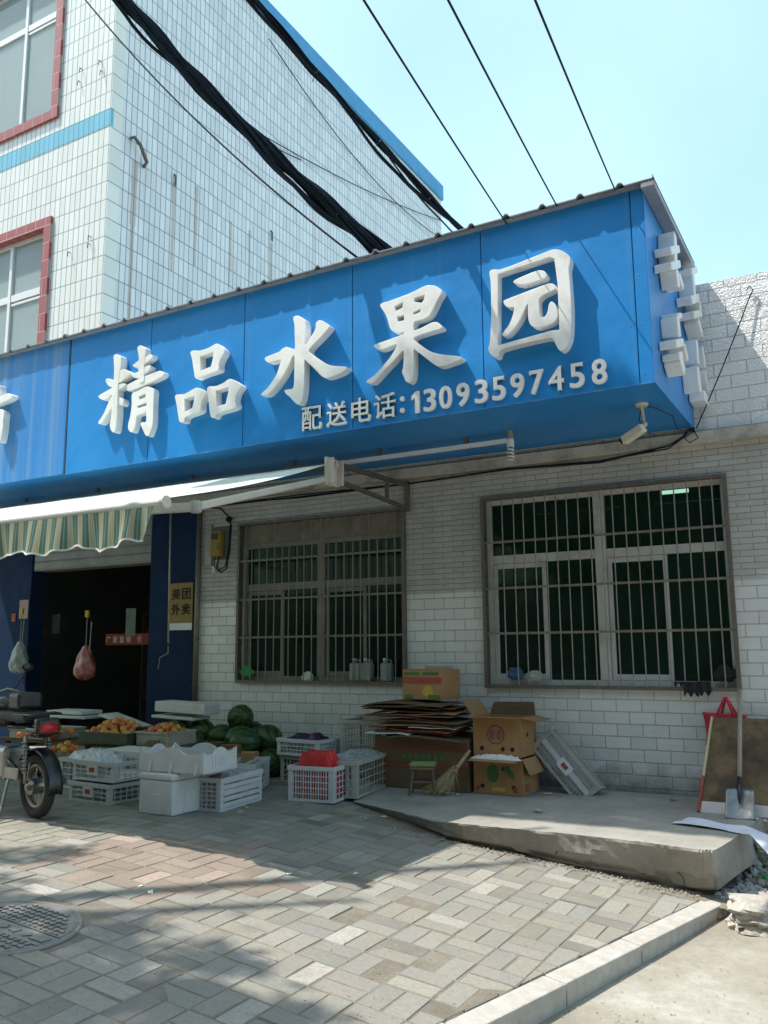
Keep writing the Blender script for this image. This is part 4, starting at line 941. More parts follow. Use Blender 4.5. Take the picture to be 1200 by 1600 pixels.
# -- foam box, foam tray and louvred crate in the middle
pa, pb, pc = AG(216, 1270), AG(268, 1277), AG(301, 1262)
t = thing('foam_box', 'closed white foam box with its lid, on the paving under the moulded tray', 'box', (pa.x, pa.y, gz(pa.x, pa.y)), math.atan2(pb.y-pa.y, pb.x-pa.x))
L_ = (pb-pa).length; W_ = .50; H_ = .34
mb = MB(); mb.b2((0, 0, 0), (L_, W_, H_-.06)); t1 = mb.build('body', M['foam'], t, bevel=.012, seg=2)
mb = MB(); mb.b2((-.006, -.006, H_-.058), (L_+.006, W_+.006, H_)); mb.build('lid', M['foam'], t, bevel=.02, seg=3)
MB().b2((L_*.33, -.008, .005), (L_*.62, .002, .17)).build('foot_rib', M['foam'], t, bevel=.004); MB().b2((L_-.002, W_*.28, .01), (L_+.008, W_*.5, .19)).build('foot_rib', M['foam'], t, bevel=.004)
t2 = thing('foam_tray', 'white moulded tray with scalloped rim sitting across the foam box', 'tray', (t.location.x-.03, t.location.y+.02, t.location.z+H_+.002), t.rotation_euler.z+math.radians(4))
TL, TW_, TH = .70, .46, .21
mb = MB()
def rim(u): return TH-.05+.05*max(0, math.cos((u-.5)*math.pi*2.6))**.6*(1 if abs(u-.5) < .2 else 0)+(.035*(1-min(u, 1-u)/.10) if min(u, 1-u) < .10 else 0)
for (a, b, nrm_) in ((V((0, 0, 0)), V((TL, 0, 0)), V((0, 1, 0))), (V((TL, 0, 0)), V((TL, TW_, 0)), V((-1, 0, 0))), (V((TL, TW_, 0)), V((0, TW_, 0)), V((0, -1, 0))), (V((0, TW_, 0)), V((0, 0, 0)), V((1, 0, 0)))):
    n_ = 28
    for k in range(n_):
        p, q = a.lerp(b, k/n_), a.lerp(b, (k+1)/n_); h1, h2 = rim(k/n_), rim((k+1)/n_); w = nrm_*.016
        mb.add([p, q, q+V((0, 0, h2)), p+V((0, 0, h1)), p+w, q+w, q+w+V((0, 0, h2)), p+w+V((0, 0, h1))], [(0, 1, 2, 3), (7, 6, 5, 4), (3, 2, 6, 7)])
mb.b2((.0, .0, 0), (TL, TW_, .012)); mb.build('shell', M['foam'], t2)
for x in (.10, .33, .60): MB().add([(x, -.0008, .10), (x+.012, -.02, 0), (x+.04, -.02, 0), (x+.05, -.0008, .10)], [(0, 1, 2, 3), (0, 3, 2, 1)]).build('rib', M['foam'], t2)
for k in range(5): MB().b2((TL-.001, .12+k*.035, .05), (TL+.006, .135+k*.035, .14)).build('rib', M['foam'], t2)
pa, pb = AG(300, 1266), AG(345, 1270)
crE = crate('white crate with louvred long side in front of the watermelons', (pa.x, pa.y, gz(pa.x, pa.y)), math.atan2(pb.y-pa.y, pb.x-pa.x)-.03, (pb-pa).length, .66, .28, 6, 2, 6)
mb = MB()
for k in range(5): mb.b2(((pb-pa).length-.012, .04, .03+k*.05), ((pb-pa).length+.004, .62, .066+k*.05))
mb.build('louvre', M['pla_w'], crE)
heap('plastic_bag', 'crumpled plastic bag of dark produce filling the louvred crate', 'plastic bag', crE, .02, (pb-pa).length-.02, .03, .60, .22, .09, mat('milky_bag', (.36, .33, .33), .3, .5, 10, dirt=(.09, .06, .05), dirtamt=.8), 24, .5, seed=9)
pa = AG(372, 1252)
crate('white crate with wide mesh behind the louvred crate, tangerines showing through', (-5.62, 6.72, .13), math.radians(24), .30, .62, .29, 7, 10, 5)
crF = crate('white crate with bare lattice sides left of the wide mesh crate', (-5.86, 6.88, .13), math.radians(22), .30, .55, .27, 7, 9, 5)
# -- pair of stacked shallow crates and the sunlit crate by the motorcycle
pa, pb = AG(107, 1250), AG(170, 1259)
LL = (pb-pa).length; rz_ = math.atan2(pb.y-pa.y, pb.x-pa.x); zb = gz(pa.x, pa.y)
c1 = crate('lower of the two shallow white crates with red marks beside the foam box', (pa.x, pa.y, zb), rz_, LL, .60, .175, 5, 9, 3, extra='tag')
c2 = crate('upper of the two shallow white crates, heaped with peaches in plastic', (pa.x+.015, pa.y+.02, zb+.19), rz_+.02, LL, .60, .175, 5, 9, 3, extra='tag')
heap('produce_bag', 'dark bagged plums in the lower shallow crate', 'produce', c1, .02, LL-.02, .02, .58, .12, .05, M['black'], 16, .3, seed=2)
film = mat('white_film', (.62, .63, .66), .3, .1, 8)
heap('plastic_sheet', 'white plastic liner folded up at the left of the upper shallow crate', 'plastic film', c2, .0, LL*.5, .0, .35, .13, .14, film, 20, .4, seed=12)
pq = AG(62, 1240)
crG = crate('sunlit white crate lined with film behind the motorcycle wheel', (pq.x-.15, pq.y+.35, gz(pq.x, pq.y)), math.radians(-4), .50, .42, .30, 6, 5, 4)
heap('plastic_sheet', 'bright white liner sticking up from the sunlit crate', 'plastic film', crG, .02, .48, .02, .38, .27, .13, film, 20, .4, seed=14)
# -- fruit stand of trays in front of the doorway
pch = []
for ci, cc in enumerate(((.62, .25, .05), (.60, .34, .08), (.55, .14, .05))): pch.append(mat('peach_%d' % ci, cc, .55, .3, 14))
def fruit(name, m, r, label, cat, grp):
    mb = MB(); mb.ball((0, 0, 0), r, 12, 8, (1, 1, .93)); o = mb.build(name, m, None, smooth=True); tag(o, label, cat, grp); return o
peach = [fruit('peach', m, .042, 'orange-red peach heaped in the open tray before the dark doorway', 'peach', 'peaches heaped in the tray') for m in pch]
def scatter(protos, cx, cy, z, lx, ly, n, r, rz=0, h=.1, first=[True]):
    R = Matrix.Rotation(rz, 3, 'Z'); k = 0; out = []
    pts = []
    for _ in range(n*30):
        if k >= n: break
        x, y = rnd.uniform(-lx/2, lx/2), rnd.uniform(-ly/2, ly/2)
        hh = h*(1-(2*x/lx)**2)*(1-(2*y/ly)**2)
        p = V((cx, cy, z+hh+rnd.uniform(-.01, .01)))+R@V((x, y, 0))
        if all((p-q).length > r*1.55 for q in pts): pts.append(p); k += 1
    for i, p in enumerate(pts):
        src = protos[i % len(protos)]
        if not src.get('used'): src.location = p; src['used'] = 1
        else:
            c = src.copy(); C.objects.link(c); c.location = p; c.rotation_euler = (rnd.uniform(0, 3), rnd.uniform(0, 3), 0); out.append(c)
def tray(label, loc, rz, L_, W_, H_, m):
    t = thing('fruit_tray', label, 'tray', loc, rz, 'fruit trays on the stand'); mb = MB()
    mb.b2((0, 0, 0), (L_, W_, .015)); mb.b2((0, 0, .015), (L_, .012, H_)); mb.b2((0, W_-.012, .015), (L_, W_, H_)); mb.b2((0, .012, .015), (.012, W_-.012, H_)); mb.b2((L_-.012, .012, .015), (L_, W_-.012, H_))
    mb.build('shell', m, t, bevel=.004)
    mb = MB(); mb.b2((-.012, -.012, H_-.02), (L_+.012, -.0005, H_)); mb.b2((L_+.0005, -.012, H_-.02), (L_+.012, W_+.0, H_)); mb.build('rim', m, t)
    return t
st = thing('fruit_stand', 'low dark table of boards in front of the doorway carrying the fruit trays', 'table', (-8.4, 7.2, .15))
mb = MB(); mb.box((0.45, .35, .33), (3.0, 1.1, .03)); mb.build('top', M['card_d'], st)
for x in (-.95, .45, 1.85):
    for y in (-.1, .8):
        mb = MB(); mb.box((x, y, .157), (.05, .05, .314)); mb.build('leg', M['card_d'], st)
dk = mat('dark_green_tray', (.05, .075, .05), .5, .2, 5)
tray('dark green tray piled with peaches in the middle of the stand', (-7.92, 6.93, .50), .02, .74, .5, .13, dk)
tray('white tray of peaches at the right end of the stand', (-7.15, 7.05, .50), .02, .46, .45, .15, M['pla_d'])
tray('pale tray half hidden behind the motorcycle', (-9.2, 7.0, .50), .0, .75, .5, .12, M['pla_d'])
scatter(peach, -7.55, 7.18, .61, .62, .40, 52, .042, .02, .13)
scatter(peach, -6.92, 7.27, .63, .36, .34, 24, .042, .02, .07)
p6 = AY(103, 1178, 6.6); scatter(peach, p6.x, 6.6, .47, .22, .15, 9, .042, 0, .05)
crate('low crate holding a few netted peaches behind the shallow crates', (p6.x-.3, 6.4, .15), 0, .6, .4, .27, 12, 8, 4, 'pla_d')
orange_net = mat('orange_netting', (.50, .14, .012), .6, .25, 12)
nb = thing('orange_net_bag', 'boxy orange mesh bag of oranges behind the motorcycle seat', 'net bag', (AY(78, 1150, 7.0).x, 7.0, .50))
mb = MB()
mb.ball((0, 0, .125), .15, 18, 12, (1.05, .7, .85), jit=.05); mb.build('mesh_bag', orange_net, nb, smooth=True)
for (px, py, y, w_, d_, h_, r1, lab) in ((116, 1112, 7.9, .66, .35, .045, 0, 'upper of two thick foam slabs lying above the peaches'), (120, 1119, 7.88, .70, .38, .035, .02, 'lower of two thick foam slabs lying above the peaches'), (196, 1126, 7.7, .62, .30, .03, -.0, 'tilted foam slab propped at the right of the peaches'), (215, 1172, 6.75, .62, .4, .03, .05, 'sunlit pale foam lid lying on a crate left of the moulded tray')):
    p = AY(px, py, y); o = MB().box((0, 0, 0), (w_, d_, h_)).build('foam_slab', M['foam'], None, bevel=.008, seg=2); o.location = p; o.rotation_euler = (0, math.radians(13) if 'tilted' in lab else 0, r1); tag(o, lab, 'foam slab', 'loose foam slabs')
crate('shallow crate holding up the sunlit foam lid', (AY(215, 1180, 6.75).x-.3, 6.57, .15), .05, .58, .36, .30, 10, 6, 4, 'pla_d')
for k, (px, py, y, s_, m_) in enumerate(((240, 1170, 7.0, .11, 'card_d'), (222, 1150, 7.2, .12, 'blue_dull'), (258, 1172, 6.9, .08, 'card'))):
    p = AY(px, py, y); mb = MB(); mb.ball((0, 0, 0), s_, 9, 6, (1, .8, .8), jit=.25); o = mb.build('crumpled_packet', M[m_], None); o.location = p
    tag(o, ('brown crumpled packet beside the foam tray', 'dark blue bag slumped behind the brown packet', 'small tan packet next to the melons')[k], 'packet')
crate('grubby crate under the crumpled packets by the melons', (AY(240, 1180, 7.0).x-.3, 6.9, .15), .1, .5, .38, .28, 10, 6, 4, 'pla_d')
# -- watermelons
m, nt, bb, L = newmat('watermelon_rind'); co = coords(nt)
w = nd(nt, 'ShaderNodeTexWave', wave_type='RINGS', rings_direction='X', wave_profile='SIN')
sp = nd(nt, 'ShaderNodeSeparateXYZ'); L.new(co, sp.inputs[0]); at2 = mth(nt, 'ARCTAN2', sp.outputs[1], sp.outputs[2])
sv = mth(nt, 'SINE', mth(nt, 'ADD', mth(nt, 'MULTIPLY', at2, 9.0), mth(nt, 'MULTIPLY', noise(nt, co, 14, 4), 7)))
L.new(ramp(nt, sv, [(.0, (.05, .105, .028)), (.5, (.012, .042, .012))]), bb.inputs['Base Color']); bb.inputs['Roughness'].default_value = .42
mel = None
spots = []
for (x, y, z) in ((-7.15, 7.95, .30), (-6.85, 7.75, .30), (-6.52, 7.65, .29), (-6.18, 7.6, .29), (-5.92, 7.85, .29), (-6.6, 8.1, .30), (-6.95, 8.2, .30), (-7.3, 8.25, .3), (-6.25, 8.15, .3), (-5.9, 8.25, .3), (-6.35, 7.2, .28), (-6.68, 7.3, .28), (-7.0, 7.4, .28), (-6.7, 7.95, .53), (-6.38, 7.88, .53), (-7.0, 7.95, .575), (-6.1, 8.05, .52), (-6.55, 8.3, .54), (-6.85, 7.6, .50), (-7.36, 7.98, .57), (-7.22, 7.72, .56), (-6.55, 8.1, .74), (-6.2, 7.75, .50)):
    spots.append((x, y, z))
for i, (x, y, z) in enumerate(spots):
    if mel is None:
        mb = MB(); mb.ball((0, 0, 0), .150, 22, 14, (1.18, 1, 1)); mel = mb.build('watermelon', m, None, smooth=True); o = mel
        tag(o, 'dark striped watermelon in the heap between the blue pilaster and the barred window', 'watermelon', 'watermelons heaped by the wall')
    else: o = mel.copy(); C.objects.link(o)
    o.location = (x, y, z); o.rotation_euler = (rnd.uniform(0, 3), rnd.uniform(-.3, .3), rnd.uniform(0, 3)); s_ = rnd.uniform(.92, 1.08); o.scale = (s_, s_, s_)
t = thing('foam_box', 'long white foam box resting on top of the watermelon heap', 'box', (-7.55, 7.72, .80), .0, None, (0, math.radians(2), .05))
mb = MB(); mb.b2((0, 0, 0.01), (.74, .3, .13)); mb.build('body', M['foam'], t, bevel=.01, seg=2); mb = MB(); mb.b2((-.02, -.03, -.065), (.60, .3, -.03)); mb.build('lid', M['foam'], t, bevel=.008)
# carton leaning near the melons
t = thing('carton', 'tan carton with a red band standing left of the purple produce', 'carton', (-5.95, 7.2, .14), .35)
MB().box((.13, .1, .16), (.24, .2, .32)).build('body', M['card'], t); MB().box((.13, -.0015, .12), (.242, .004, .08)).build('printed_band', M['redink'], t)
mb = MB(); mb.bar((.02, .0, .32), (.04, -.10, .42), .2, .004); mb.build('flap', M['card'], t)
# -- cardboard heap
t = thing('large_carton', 'big dark brown carton printed with faint red bands under the flattened cardboard', 'carton', (-4.55, 7.78, PT-.005), .0)
MB().b2((0, 0, 0), (1.04, .62, .50)).build('body', M['card_d'], t, bevel=.006)
mb = MB(); mb.b2((.002, -.003, .20), (1.038, -.0005, .26)); mb.b2((.002, -.003, .38), (1.038, -.0005, .42)); mb.build('printed_band', mat('faded_red_print', (.20, .06, .035), .9), t)
mb = MB()
for k in range(7): mb.b2((.32+k*.07, -.003, .285), (.37+k*.07, -.0005, .335))
mb.build('print_mark', M['greenink'], t)
layers = 19
for k in range(layers):
    z = PT+.51+k*.0165; w_ = rnd.uniform(.72, 1.02); d_ = rnd.uniform(.45, .62)
    mt = rnd.choice(['card', 'card_d', 'card_d', 'card']); lab = None
    if k in (3, 9): mt = 'redpr'
    if k in (1, 5): mt = 'paper'
    if mt == 'redpr': M.setdefault('redpr', mat('red_printed_card', (.42, .05, .03), .6, .3, 14, dirt=(.5, .45, .4), dirtamt=.8))
    ph = rnd.uniform(0, 6)
    L_ = w_ if mt != 'paper' else .5
    cx = -4.05+rnd.uniform(-.14, .14)+(-.1 if k > 9 else 0); cx += .25 if k == 5 else 0; cx -= .25 if k == 1 else 0
    droop = rnd.uniform(.004, .016)*(2 if k < 5 else 1)
    mb = MB(); mb.grid(lambda u, v: ((u-.5)*L_, (v-.5)*d_, .008*math.sin(u*5+ph)-droop*((2*u-1)**4+(1-v)**4)), 14, 8)
    o = mb.build('flattened_cardboard', M[mt], None, solid=.007); o.location = (cx, 7.98+rnd.uniform(-.06, .05), z+.02); o.rotation_euler = (rnd.uniform(-.02, .02), rnd.uniform(-.03, .03), rnd.uniform(-.12, .12))
    lb = {'card': 'flattened brown cardboard sheet in the ragged pile beside the open cartons', 'card_d': 'flattened dark cardboard sheet in the ragged pile beside the open cartons', 'redpr': 'flattened red printed sheet sandwiched in the cardboard pile', 'paper': 'white board sticking out low on the cardboard pile, %s side' % ('left' if k == 1 else 'right')}[mt]
    tag(o, lb, 'cardboard', 'flattened cardboard pile')
t = thing('printed_carton', 'closed carton with green and red print on top of the cardboard pile', 'carton', (-4.28, 7.90, PT+.852), -.04)
MB().b2((0, 0, 0), (.46, .40, .30)).build('body', M['card'], t, bevel=.005)
mb = MB(); mb.b2((.002, -.003, .16), (.458, -.0006, .225)); mb.build('red_panel', M['redink'], t)
for q_ in ((.02, .245, .2, .275), (.24, .245, .42, .275), (.03, .01, .12, .05), (.3, .01, .44, .05)): MB().b2((q_[0], -.003, q_[1]), (q_[2], -.0006, q_[3])).build('green_panel', M['greenink'], t)
mb = MB(); mb.prism([(.23, -.001, .06), (.30, -.001, .02), (.36, -.001, .06), (.35, -.001, .13), (.29, -.001, .15), (.24, -.001, .12)], (0, -.002, 0)); mb.build('fruit_print', M['yelink'], t)
o = MB().box((0, 0, 0), (.34, .02, .13)).build('paper_sheet', mat('pinkish_paper', (.55, .47, .45), .8), None, bevel=.002); o.location = (-4.1, 8.42, 1.27); o.rotation_euler = (.12, 0, 0); tag(o, 'pinkish paper sheet standing behind the printed carton against the wall', 'paper')
# -- two open fruit cartons
def hole(mb, x, y, z, ax=1, r=.022):
    n_ = 12; pts = []
    for k in range(n_):
        a = 2*math.pi*k/n_
        pts.append((x+r*math.cos(a), y, z+r*math.sin(a)) if ax == 1 else (x, y+r*math.cos(a), z+r*math.sin(a)))
    mb.prism(pts, (0, -.0015, 0) if ax == 1 else (.0015, 0, 0))
def open_carton(label, z, L_, W_, H_, up, rz, x=-3.47, y=7.82):
    t = thing('fruit_carton', label, 'carton', (x, y, z), rz, 'open fruit cartons'); w = .006
    mb = MB(); mb.b2((0, 0, 0), (L_, W_, w)); mb.b2((0, 0, w), (L_, w, H_)); mb.b2((0, W_-w, w), (L_, W_, H_)); mb.b2((0, w, w), (w, W_-w, H_)); mb.b2((L_-w, w, w), (L_, W_-w, H_))
    mb.build('body', M['card'], t)
    def flap(a, b, d): 
        a, b, d = V(a), V(b), V(d); m_ = MB(); m_.prism([a, b, b+d*.97+(a-b)*.03, a+d+(b-a)*.03], (0, .0, .005)); m_.build('flap', M['card'], t)
    flap((0, -.001, H_), (L_, -.001, H_), (0, -.15, -.0+(.01 if up else -.02)))
    if up:
        flap((0, W_, H_), (0, 0, H_), (-.10, .0, .14)); flap((L_, 0, H_), (L_, W_, H_), (.17, .0, -.03))
        m_ = MB(); m_.prism([(0, W_-.003, H_), (L_, W_-.003, H_), (L_-.03, W_+.04, H_+.13), (.03, W_+.05, H_+.12)], (0, .005, 0)); m_.build('flap', M['card_d'], t)
    else: flap((L_+.001, 0, H_-.002), (L_+.001, W_, H_-.002), (.07, .0, -.14))
    mb = MB()
    for (a, b) in ((.09, .07), (L_-.09, .07), (L_*.62, H_*.72 if not up else .07)): hole(mb, a, -.001, b)
    hole(mb, L_+.0005, W_*.4, H_*.55, 0); mb.build('vent_hole', M['black'], t)
    return t
t = open_carton('lower open carton with a green watermelon print, on the platform', PT, .50, .42, .33, False, -.03)
mb = MB(); n_ = 20; mb.prism([(.20+.062*math.cos(a)*(1), -.001, .19+.085*math.sin(a)) for a in [2*math.pi*k/n_ for k in range(n_)]], (0, -.002, 0)); mb.prism([(.30, -.001, .25), (.36, -.001, .27), (.41, -.001, .20), (.42, -.001, .14), (.37, -.001, .17)], (0, -.002, 0)); mb.build('melon_print', M['greenink'], t)
mb = MB(); mb.b2((.19, -.003, .03), (.33, -.0008, .065)); mb.build('print_mark', M['yelink'], t)
mb = MB(); mb.b2((.02, -.003, .03), (.06, -.0008, .07)); mb.b2((.40, -.003, .03), (.45, -.0008, .07)); mb.b2((L_*0+.5005, .05, .03), (.503, .15, .1)); mb.build('red_mark', M['redink'], t)
t = open_carton('upper open carton with a round stamp on its front, flaps spread wide', PT+.345, .49, .41, .36, True, -.01, -3.47, 7.83)
mb = MB(); mb.torus((.235, -.002, .20), (0, 1, 0), .085, .004, 26, 4, .4); mb.build('stamp_ring', mat('dark_stamp', (.10, .06, .04), .8), t)
mb = MB(); rr = random.Random(4)
for k in range(2):
    cx = .20+.075*k
    for (a, b, c_, d_) in ((-.025, .03, .025, .035), (0, .045, 0, -.04), (-.028, -.005, .028, .0), (-.02, -.035, .022, -.03), (-.025, .02, -.02, -.03)):
        mb.bar((cx+a, -.0025, .20+b), (cx+c_, -.0025, .20+d_), .003, .009, up=V((1, 0, .3)))
mb.build('stamp_mark', M['purple'], t)
heap('newspaper', 'crumpled white newspaper strip squeezed between the two open cartons', 'paper', t, .0, .5, -.09, .0, -.02, .045, M['paper'], 26, .6, seed=21)
# -- flat crate leaning on the wall
lc = AY(829, 1167, 8.16)
t = crate('dirty white flat crate tipped up on one corner against the wall', tuple(lc), 0, .70, .16, .28, 26, 4, 4, 'pla_d', rot=(math.radians(-9), math.radians(48), math.radians(-3)))
mb = MB(); mb.b2((.03, -.006, .115), (.67, .004, .165)); mb.b2((.03, .11, .02), (.67, .12, .26)); mb.build('base_panel', M['pla_w'], t)
MB().b2((.27, -.010, .09), (.42, -.0065, .19)).build('label_plate', M['paper'], t); MB().b2((.31, -.0135, .12), (.38, -.0105, .16)).build('mark', M['redink'], t)
# -- stool
t = thing('stool', 'tiny wooden stool with a worn green seat pad on the platform', 'stool', (-3.86, 7.52, PT), math.radians(20))
mb = MB(); mb.box((0, 0, .245), (.235, .17, .02)); mb.build('seat', mat('stool_wood', (.20, .14, .08), .8, .2, 12), t)
mb = MB(); mb.box((0, 0, .275), (.25, .185, .036)); mb.build('seat_pad', mat('green_pad', (.20, .24, .09), .95, .3, 20, bump=.5), t, bevel=.014, seg=3)
for sx in (-1, 1):
    for sy in (-1, 1): MB().bar((sx*.085, sy*.055, .235), (sx*.125, sy*.085, 0), .024).build('leg', M['stool_leg'] if 'stool_leg' in M else M.setdefault('stool_leg', mat('dark_leg', (.13, .10, .07), .8, .2, 15)), t)
mb = MB(); mb.bar((-.10, -.07, .12), (.10, -.07, .12), .016); mb.bar((-.10, .07, .12), (.10, .07, .12), .016); mb.build('stretcher', M['stool_leg'], t)
# -- broom
t = thing('broom', 'short straw whisk broom leaning on the cardboard, bristles fanned on the platform', 'broom', (-3.62, 7.58, PT), 0)
mb = MB(); a = V((.16, .14, .40)); mid = V((.05, .03, .22)); mb.tube([a, mid], [.014, .02], 7); mb.build('handle', mat('straw_handle', (.34, .27, .15), .8, .2, 20), t)
mb = MB()
for k in range(230):
    e = V((-.13+rnd.gauss(0, .075), -.02+rnd.gauss(0, .045), rnd.uniform(0.0, .05))); s_ = mid+V((rnd.gauss(0, .010), rnd.gauss(0, .010), rnd.uniform(-.02, .05)))
    mb.tube([s_, s_.lerp(e, .55)+V((rnd.gauss(0, .008), 0, rnd.gauss(.0, .008))), e], [.0024, .002, .0012], 3, False)
mb.build('bristles', mat('straw', (.42, .33, .18), .85, .3, 25), t)
mb = MB(); mb.torus(mid+V((-.01, -.005, -.02)), (a-mid), .022, .004, 12, 4); mb.torus(mid+V((.01, .005, .03)), (a-mid), .02, .004, 12, 4); mb.build('binding', M['redink'], t)
# -- board, shovel, red bag, sheet
bl_, br_, tl_ = AZ(1094, 1269, PT), AZ(1212, 1284, PT), AY(1113, 1123, 8.18)
t = thing('leaning_board', 'rusty brown board with a pale lower strip leaning on the wall behind the shovel', 'board', (bl_.x, bl_.y, PT)); 
dx = V((.86, -.0, 0)); upv = V((.10, 8.42-bl_.y, .97)).normalized()*.90; nn = dx.cross(upv).normalized()
q = V((0, 0, 0))
m, nt, bb, L = newmat('rusty_board'); co = coords(nt)
L.new(ramp(nt, noise(nt, co, 4.5, 7, .62), [(.28, (.035, .026, .018)), (.45, (.10, .065, .035)), (.6, (.19, .125, .06)), (.75, (.09, .075, .045))]), bb.inputs['Base Color']); bb.inputs['Roughness'].default_value = .8
mb = MB(); z0 = .115
mb.prism([q+upv*z0, q+dx+upv*z0, q+dx+upv, q+upv], nn*-.012); mb.build('panel', m, t)
mb = MB(); mb.prism([q, q+dx, q+dx+upv*(z0-.003), q+upv*(z0-.003)], nn*-.012); mb.build('pale_strip', mat('pale_board', (.62, .55, .52), .7, .08, 6, dirt=(.4, .3, .28), dirtamt=.4), t)
mb = MB(); mb.bar(q+upv*.36-dx.normalized()*.014, q+upv*1.0-dx.normalized()*.014, .020, .03, up=V((0, 1, 0))); mb.build('edge_batten', mat('yellow_edge', (.55, .45, .25), .7, .1, 6), t)
mb = MB(); mb.bar(q-dx.normalized()*.014, q+upv*.358-dx.normalized()*.014, .020, .03, up=V((0, 1, 0))); mb.build('edge_batten', M['redink'], t)
sb = AZ(1156, 1281, PT)
t = thing('shovel', 'square steel shovel with a weathered wooden handle leaning against the board', 'shovel', (sb.x, sb.y, PT))
tl = AY(1156, 1078, 8.30)-V((sb.x, sb.y, PT)); ax = tl.normalized(); sd = V((1, 0, 0)); sd = (sd-ax*sd.dot(ax)).normalized(); nn2 = sd.cross(ax)
mb = MB(); bh = .29; bw = .112
mb.grid(lambda u, v: sd*((u-.5)*2*bw*(1-.06*v))+ax*(bh*v-.02*(2*u-1)**2*(v > .9))+nn2*(-.018*(1-(2*u-1)**2)+(.02 if False else 0)), 14, 12)
mb.build('blade', mat('worn_steel', (.20, .22, .22), .42, .2, 9, metal=.7, dirt=(.17, .10, .07), dirtamt=.6), t, smooth=True, solid=.004)
mb = MB(); mb.tube([ax*.13-nn2*-.0+nn2*.02, ax*.24+nn2*.028, ax*.36+nn2*.012], [.006, .02, .022], 10); mb.build('socket', mat('dark_steel', (.05, .055, .06), .45, .2, 9, metal=.6), t, smooth=True)
mb = MB(); mb.tube([ax*.34+nn2*.010, ax*.7+nn2*.0, ax*(tl.length)], [.019, .0185, .017], 10); mb.build('handle', mat('grey_wood_handle', (.33, .28, .22), .7, .2, 10, stretch=(1, 1, .1)), t, smooth=True)
t = thing('red_bag', 'red fabric tote bag with upright handles hung behind the leaning board', 'bag', (AY(1098, 1112, 8.45).x, 8.47, .62))
x1_ = AY(1166, 1122, 8.45).x-t.location.x; zt_ = AY(1098, 1113, 8.45).z-.62
mb = MB(); mb.grid(lambda u, v: (x1_*u+.015*math.sin(v*4)*(1-u), .02-.045*math.sin(math.pi*u)*(1-v*.4)+.006*math.sin(u*17+v*9), zt_*v*(1-.045*u)), 20, 14); mb.build('body', M['red'], t, smooth=True, solid=.004)
hp = AY(1133, 1090, 8.45)-V((t.location.x, 8.47, .62)); hp.y = 0
mb = MB(); mb.tube([(x1_*.33, 0, zt_*.96), hp+V((-.008, 0, 0)), hp+V((.008, 0, 0)), (x1_*.70, 0, zt_*.955)], .013, 6); mb.tube([(x1_*.42, .03, zt_*.96), hp+V((-.006, .02, -.02)), hp+V((.012, .02, -.02)), (x1_*.78, .03, zt_*.95)], .012, 6); mb.build('handle', M['red'], t)
c0 = [AZ(1050, 1288, PT), AZ(1078, 1280, PT), AZ(1160, 1292, PT), AZ(1235, 1318, PT), AZ(1225, 1345, PT), AZ(1172, 1308, PT), AZ(1130, 1299, PT)]
mb = MB()
def shf(u, v):
    top_ = [c0[1], c0[1].lerp(c0[2], .5), c0[2], c0[2].lerp(c0[3], .5), c0[3]]; bo = [c0[0], c0[6], c0[5], c0[5].lerp(c0[4], .5)+V((0, 0, -.03)), c0[4]+V((0, 0, -.06))]
    k = min(3, int(u*4)); f_ = u*4-k; a_ = top_[k].lerp(top_[k+1], f_); b_ = bo[k].lerp(bo[k+1], f_)
    p_ = b_.lerp(a_, v); p_.z += .012+.006*math.sin(u*14)+.004*math.sin(v*9+u*5); return p_
mb.grid(shf, 40, 8); o = mb.build('plastic_sheet', mat('bluish_white_sheet', (.66, .68, .78), .5, .05, 6), None, smooth=True, solid=.004, loc=tuple(c0[6])); tag(o, 'thin bluish white sheet lying flat over the right edge of the platform', 'sheet')
# -- rubble at the far right
M['stone'] = mat('pale_gravel', (.47, .46, .44), .85, .25, 18, dirt=(.3, .2, .13), dirtamt=.5)
mb = MB(); rs = random.Random(3)
for k in range(900):
    px, py = rs.uniform(1120, 1215), rs.uniform(1322, 1402)
    if px < 1175 and py < 1345 and px < 1172: continue
    p = AZ(px, py, -.18)
    r_ = rs.uniform(.014, .046)
    hgt = .05+.22*max(0, min(1, (p.y-7.0)/1.0))
    mb.ball((p.x, p.y, -.30+hgt+rs.uniform(0, .05)), r_, 6, 4, (1, rs.uniform(.6, 1), rs.uniform(.55, .9)), Matrix.Rotation(rs.uniform(0, 6), 3, (rs.random(), rs.random(), 1)), jit=.28)
mb.build('gravel', M['stone'], None, kind='stuff')
mb = MB(); mb.grid(lambda u, v: (-1.15+1.6*u, 6.7+2.4*v, -.36+.30*min(1, v*1.3)*min(1, .3+u*2)+.01*math.sin(u*30)*math.sin(v*27)), 30, 30); mb.build('rubble_mound', M['dirt'], None, kind='structure', smooth=True)
m_rub = mat('whitewashed_rubble', (.40, .375, .33), .95, .22, 9, dirt=(.22, .16, .11), dirtamt=.85, bump=.9, bscale=22)
